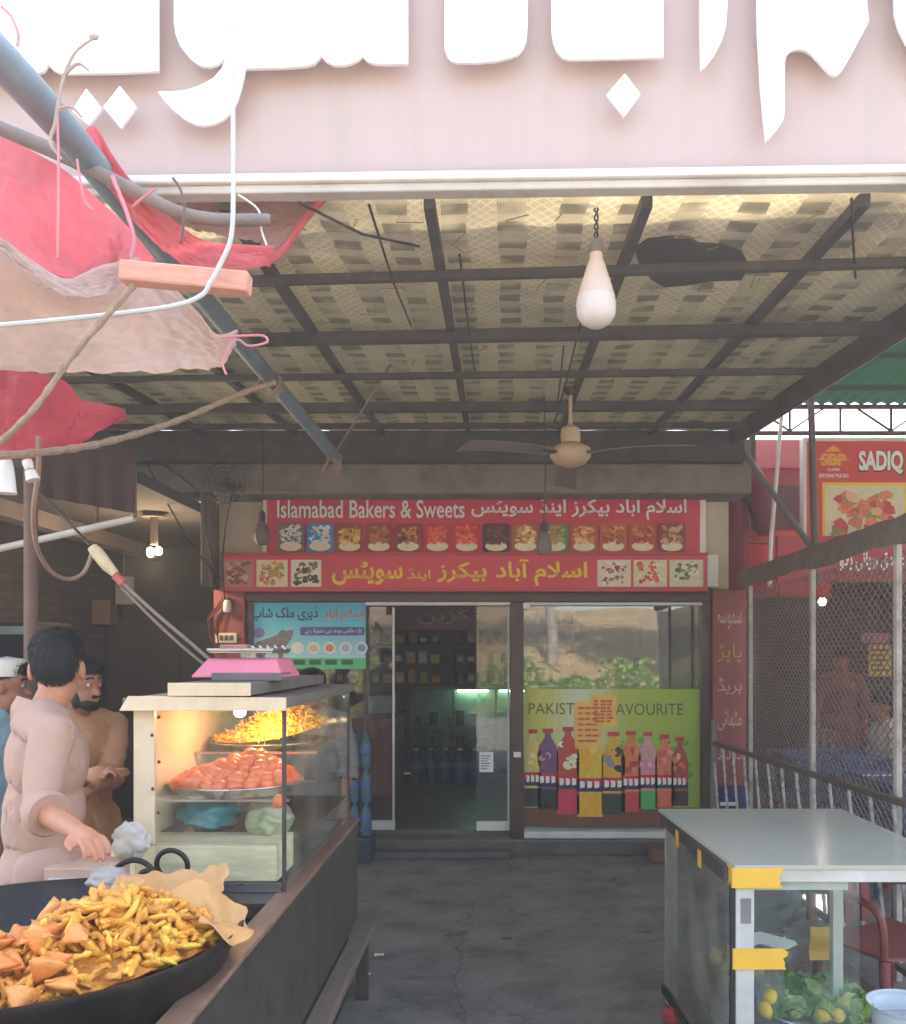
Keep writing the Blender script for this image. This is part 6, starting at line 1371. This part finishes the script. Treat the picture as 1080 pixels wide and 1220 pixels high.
# big board
YQ = 7.5
sq = thing('restaurant_board', 'big red board reading SADIQ above a yellow framed food picture', 'signboard', P(1020, 690, YQ))
a0 = X(961, YQ); a1 = a0 + 2.4; zt_, zb_ = Z(526, YQ), Z(690, YQ)
g = G(); g.box((a0, YQ, zb_), (a1, YQ + .08, zt_)); g.build('board', M('board_orange_red', (214, 54, 48), .45, .05, 3), sq)
g = G(); g.box((a0 - .03, YQ - .012, zb_), (a0 - .001, YQ + .08, zt_ + .03)); g.box((a0, YQ - .012, zt_ + .001), (a1, YQ + .08, zt_ + .03)); g.build('frame', white_alu, sq)
def sq_text(body, px0, px1, py1, py0, mat, d=0., b=.03, nm='lettering'): return text(nm, body, X(px0, YQ), X(px1, YQ), Z(py1, YQ), Z(py0, YQ), YQ - d, mat, sq, .004, bold=b)
sq_text('SADIQ', 1022.5, 1077.5, 567, 536, M('sign_black', (46, 36, 36), .5), 0, .06, 'lettering_outline'); sq_text('SADIQ', 1023, 1076, 565, 537, white_ink, .005, .04)  # dark outline printed round the white letters
text('lettering', 'FOODS', X(1090, YQ), X(1150, YQ), Z(565, YQ), Z(537, YQ), YQ, white_ink, sq, .004, bold=.04) if False else None
lg = sq_text('SBP', 978, 1008, 555, 540, M('logo_gold', (232, 160, 40), .4), 0, .05, 'logo')
g = G(); g.plate([(X(983, YQ), Z(538, YQ)), (X(993, YQ), Z(530.5, YQ)), (X(1003, YQ), Z(538, YQ))], YQ - .0005, .004); g.ell((X(993, YQ), Z(547.5, YQ)), .14, .011, YQ - .006, .002); g.build('logo', M('logo_gold', (232, 160, 40), .4), sq)
sq_text('SUPER', 986, 1001, 561, 558, white_ink, 0, .01); sq_text('BIRYANI PULAO', 976, 1011, 569, 564.5, white_ink, 0, .01)
g = G(); g.rect(X(980, YQ), X(1080, YQ), Z(690, YQ), Z(575, YQ), YQ - .0005, .004); g.build('picture_frame', yellow_ink, sq)
pic = [(228, 208, 170), (226, 130, 80), (214, 108, 70), (236, 176, 120), (200, 60, 50), (120, 150, 70)]
food_photo('food_picture', X(983, YQ), X(1077, YQ), Z(689, YQ), Z(579, YQ), YQ - .005, pic, sq, .01, True, 70, 77)
g = G(); yy = 6.9; g.box((2.2, yy, 2.22), (4.6, yy + .06, 2.58)); lb_o = thing('lower_board', 'red band sign with white Urdu writing seen behind the fence top', 'sign', (3.2, yy, 2.2)); g.build('board', M('band_red', (170, 52, 50), .5, .08, 3), lb_o)
text('lettering', 'صادق بریانی پلاؤ', X(1000, yy), X(1078, yy), Z(682, yy), Z(656, yy), yy, white_ink, lb_o, .004, bold=.02)
# green roof on a truss
gr = thing('green_roof', 'green translucent sheet roof on a dark steel truss at the upper right', 'roof', (4, 7, 3.6))
g = G(); g.sheet(lambda u, v: (1.78 + 5.6 * u, 2.9 + 5.1 * v, 3.93 + .012 * math.sin(u * 5.6 * 2 * math.pi / .12)), 190, 4, .004); g.build('sheet', M('green_fibre_sheet', (44, 128, 104), .5, .15, 2, trans=.35, dirt=(60, 96, 84)), gr, smooth=True)
g = G()
for z in (3.66, 3.9): g.bar((1.95, 8.0, z), (7.3, 8.0, z), .04, .035)
for k in range(11):
    x = 2.2 + k * .46; g.bar((x, 8.0, 3.675), (x, 8.0, 3.885), .02, .02); 
    if k % 2: g.bar((x, 8.0, 3.68), (x + .3, 8.0, 3.88), .018, .018); g.bar((x, 8.0, 3.68), (x - .3, 8.0, 3.88), .018, .018)
g.build('truss', dark_metal, gr)
g = G()
for y in (4.2, 5.4, 6.6, 7.4): g.bar((1.8, y, 3.89), (7.3, y, 3.89), .03, .04)
g.build('roof_bar', M('roof_bar_green', (46, 74, 66), .5), gr)
for x, y in ((2.32, 8.0), (7.2, 8.0), (7.2, 3.2)): g = G(); g.bar((x, y, .003), (x, y, 3.64), .05, .05); g.build('post', dark_metal, gr)
def pole(name, label, pts, r, mat): g = G(); g.tube([P(*p) for p in pts], r, 10); tag(g.build(name, mat, None, P(*pts[0]), smooth=True), label, 'pipe')
pole('white_pipe', 'long pale pipe running along the right edge beam of the canopy', [(868, 534, 7.15), (1095, 388, 4.25)], .018, M('pale_pipe', (190, 182, 176), .5, .1))
pole('steel_post', 'thin dark upright post crossing the left edge of the red restaurant board', [(966, 455, 6.2), (972, 700, 6.2)], .024, M('maroon_brown_post', (86, 64, 62), .6))
pole('white_pipe', 'thin whitish upright pipe left of the grey brace near the fence top', [(932, 487, 6.9), (926, 560, 6.9), (919, 640, 6.9), (917, 700, 6.9)], .017, white_alu)
pole('steel_brace', 'grey diagonal brace slanting down to the right towards the fence top', [(880, 530, 7.05), (969, 655, 6.3)], .022, M('brace_grey', (120, 112, 112), .5, .15))
# dining room things
blue_cloth = M('blue_table_cloth', (66, 80, 122), .6, .2, 6); wch = M('white_chair_plastic', (130, 112, 100), .45, .06); bch = M('blue_chair_plastic', (62, 74, 110), .45, .1)
for i, (x, y, lb3) in enumerate(((3.0, 8.0, 'dining table under a blue cloth behind the middle fence post'), (3.15, 6.4, 'dining table under a blue cloth nearest the glass cart behind the fence'), (4.3, 7.6, 'dining table under a blue cloth at the right edge behind the fence'))):
    t = thing('dining_table', lb3, 'table', (x, y, 0), 'blue clothed dining tables behind the fence')
    g = G(); g.box((x - .4, y - .4, .73), (x + .4, y + .4, .745)); g.build('tabletop', white_alu, t)
    for sx in (-1, 1):
        for sy in (-1, 1): g = G(); g.tube([(x + sx * .35, y + sy * .35, .004), (x + sx * .35, y + sy * .35, .729)], .02, 8); g.build('leg', dark_metal, t)
    g = G()
    def cl_(u, v):
        a = 2 * math.pi * u; k = max(abs(math.cos(a)), abs(math.sin(a))); r = .42 / k
        if v < .5: return (x + math.cos(a) * r * v * 2, y + math.sin(a) * r * v * 2, .75)
        w2 = (v - .5) * 2; rr = r + .05 * w2 + .02 * math.sin(a * 13) * w2; return (x + math.cos(a) * rr, y + math.sin(a) * rr, .75 - .28 * w2)
    g.sheet(cl_, 64, 12, .003); o = g.build('tablecloth', blue_cloth, None, (x, y, .75), smooth=True); tag(o, ['blue cloth on the table behind the middle fence post', 'blue cloth on the table nearest the glass cart', 'blue cloth on the table at the right edge'][i], 'tablecloth', 'blue tablecloths')
for i, (x, y, rz, m_, lb3) in enumerate(((2.55, 7.3, 200, bch, 'blue plastic chair left of the farther blue table behind the fence'), (3.6, 7.2, 30, wch, 'white plastic chair between two blue tables behind the fence'), (2.75, 5.7, 170, bch, 'blue plastic chair close behind the fence, beyond the glass cart'), (3.9, 6.5, 100, wch, 'white plastic chair at the right of the nearest blue table'), (3.4, 8.8, 10, wch, 'white plastic chair at the back wall of the dining room'), (4.5, 8.5, -20, bch, 'blue plastic chair under the yellow menu poster'))):
    chair(lb3, (x, y, .003), R(rz), m_, 'chairs in the fenced dining area')
person('seated diner in a pale shirt at the blue table, blurred behind the wire mesh', (3.55, 8.05, .0), R(180), skin2, M('pale_cotton', (206, 196, 180), .85, .06), hair_b, 1.68, R(190), seat=True, vox=.011)
person('standing waiter in a brown kameez behind the fence near the back wall', (3.75, 9.6, .003), R(-110), skin2, M('brown_cotton', (128, 92, 76), .85, .08), hair_b, 1.7, vox=.011)
mp = thing('menu_poster', 'yellow menu poster on the dining room wall seen through the fence', 'poster', (4.5, 10.58, 1.5))
yy = 10.59; g = G(); g.rect(X(1035, yy), X(1062, yy), Z(806, yy), Z(768, yy), yy, .01); g.build('sheet', M('poster_yellow', (214, 196, 84), .5), mp)
g = G()
for k in range(5): g.rect(X(1038, yy), X(1058 - k % 2 * 5, yy), Z(776 + k * 6, yy), Z(773 + k * 6, yy), yy - .0105, .002)
g.build('print', ink((120, 110, 50)), mp)
g = G(); g.rect(X(1026, yy), X(1060, yy), Z(766, yy), Z(754, yy), yy, .012); tag(g.build('wall_plaque', M('pink_plaque', (190, 130, 136), .5)), 'pinkish plaque on the dining room wall above the yellow poster', 'plaque')
db = thing('dining_bulb', 'small lit bulb in the dining room beside the middle fence post', 'light bulb', P(980, 717, 8.8)); c = P(980, 717, 8.8)
g = G(); g.ball(c, .04, 10, 8); g.build('bulb_glass', M('dining_bulb_lit', (255, 244, 226), .5, 0, emit=(255, 240, 220), estr=8), db, smooth=True)
g = G(); g.tube([c + Vector((0, 0, .035)), c + Vector((0, 0, .4))], .008, 6); g.build('cord', wire_black, db)

# ------------------------------------------------------------------ what the shop window mirrors: the sunny bank across the street
bank_m = M('dry_earth_bank', (124, 100, 70), .95, .35, 1.2, bump=.5, bscale=6, dirt=(54, 62, 32), damt=.6)
g = G()
g.sheet(lambda u, v: (-16 + 32 * u, -9 - 9 * v, -.05 + 3.4 * v ** .8 + .5 * mnoise.noise(Vector((u * 9, v * 5, 0))) * v), 60, 18, .05); tag(g.build('terrain', bank_m, smooth=True), kind='structure')
lf_m = [M('bush_leaf_light', (150, 178, 84), .6, .25, 3, trans=.3), M('bush_leaf_dark', (88, 122, 52), .6, .25, 3, trans=.25)]
def leafball(c, r, n, seed, s=.11):
    q = random.Random(seed); g = G()
    for i in range(n):
        d = Vector((q.gauss(0, 1), q.gauss(0, 1), q.gauss(0, 1))).normalized() * (q.random() ** .4); p_ = Vector(c) + Vector((d.x * r[0], d.y * r[1], d.z * r[2])) * (1 + .3 * mnoise.noise(d * 3 + Vector((seed, 0, 0))))
        a = Vector((q.gauss(0, 1), q.gauss(0, 1), q.gauss(0, .6))).normalized() * s * q.uniform(.6, 1.3); b = a.orthogonal().normalized() * s * .35
        g.m = i % 2; g.add([p_ - a, p_ + b, p_ + a, p_ - b], [(0, 1, 2, 3)])
    return g
for i, (x, y, r) in enumerate(((-1.2, -8.2, .9), (.5, -8.6, 1.2), (2.0, -8.0, .8), (-3.2, -8.8, 1.3), (3.6, -9.0, 1.1), (5.4, -8.6, 1.0), (-5.5, -9, 1.2))):
    t = thing('roadside_bush', 'green leafy bush across the street, mirrored in the shop window', 'bush', (x, y, 0), 'bushes across the street mirrored in the window')
    leafball((x, y, r * .65), (r, r * .8, r * .75), 900, i).build('crown', lf_m, t)
    g = G()
    for k in range(4): g.tube([(x, y, 0), (x + .3 * math.cos(k * 1.6) * r, y + .3 * math.sin(k * 1.6), r * .6)], [.03, .012], 6)
    g.build('stem', stick_m, t)
for i, (x, y, hh) in enumerate(((-2.4, -11.5, 6), (1.6, -12, 7), (4.8, -11, 6), (-6.5, -12, 7), (8.0, -12, 6))):
    t = thing('roadside_tree', 'tall tree on the bank across the street, mirrored in the shop window', 'tree', (x, y, .8), 'trees across the street mirrored in the window')
    leafball((x, y, hh), (2.2, 2.0, 1.7), 2600, 40 + i, .2).build('crown', lf_m, t)
    g = G(); g.tube(smooth_pts([(x, y, .4), (x + .1, y, 2), (x - .05, y, 4), (x, y, hh)], 10), [.22 - .014 * k for k in range(11)], 8)
    for k in range(5): a = k * 1.3; g.tube([(x, y, hh * .55 + k * .2), (x + 1.3 * math.cos(a), y + 1.3 * math.sin(a), hh * .9)], [.07, .02], 6)
    g.build('trunk', stick_m, t, smooth=True)
# ------------------------------------------------------------------ haze box added to lift the blacks like a lens veil, with some smoke
hz = bpy.data.materials.new('veil_haze'); hz.use_nodes = True
n = hz.node_tree; n.nodes.remove(n.nodes['Principled BSDF']); pv = n.nodes.new('ShaderNodeVolumePrincipled')
pv.inputs['Color'].default_value = (.95, .93, .91, 1); pv.inputs['Density'].default_value = .0098; pv.inputs['Anisotropy'].default_value = .3
n.links.new(pv.outputs[0], n.nodes['Material Output'].inputs['Volume'])
g = G(); g.box((-61, -61, -1.3), (61, 61, 16)); tag(g.build('haze', hz), kind='stuff')
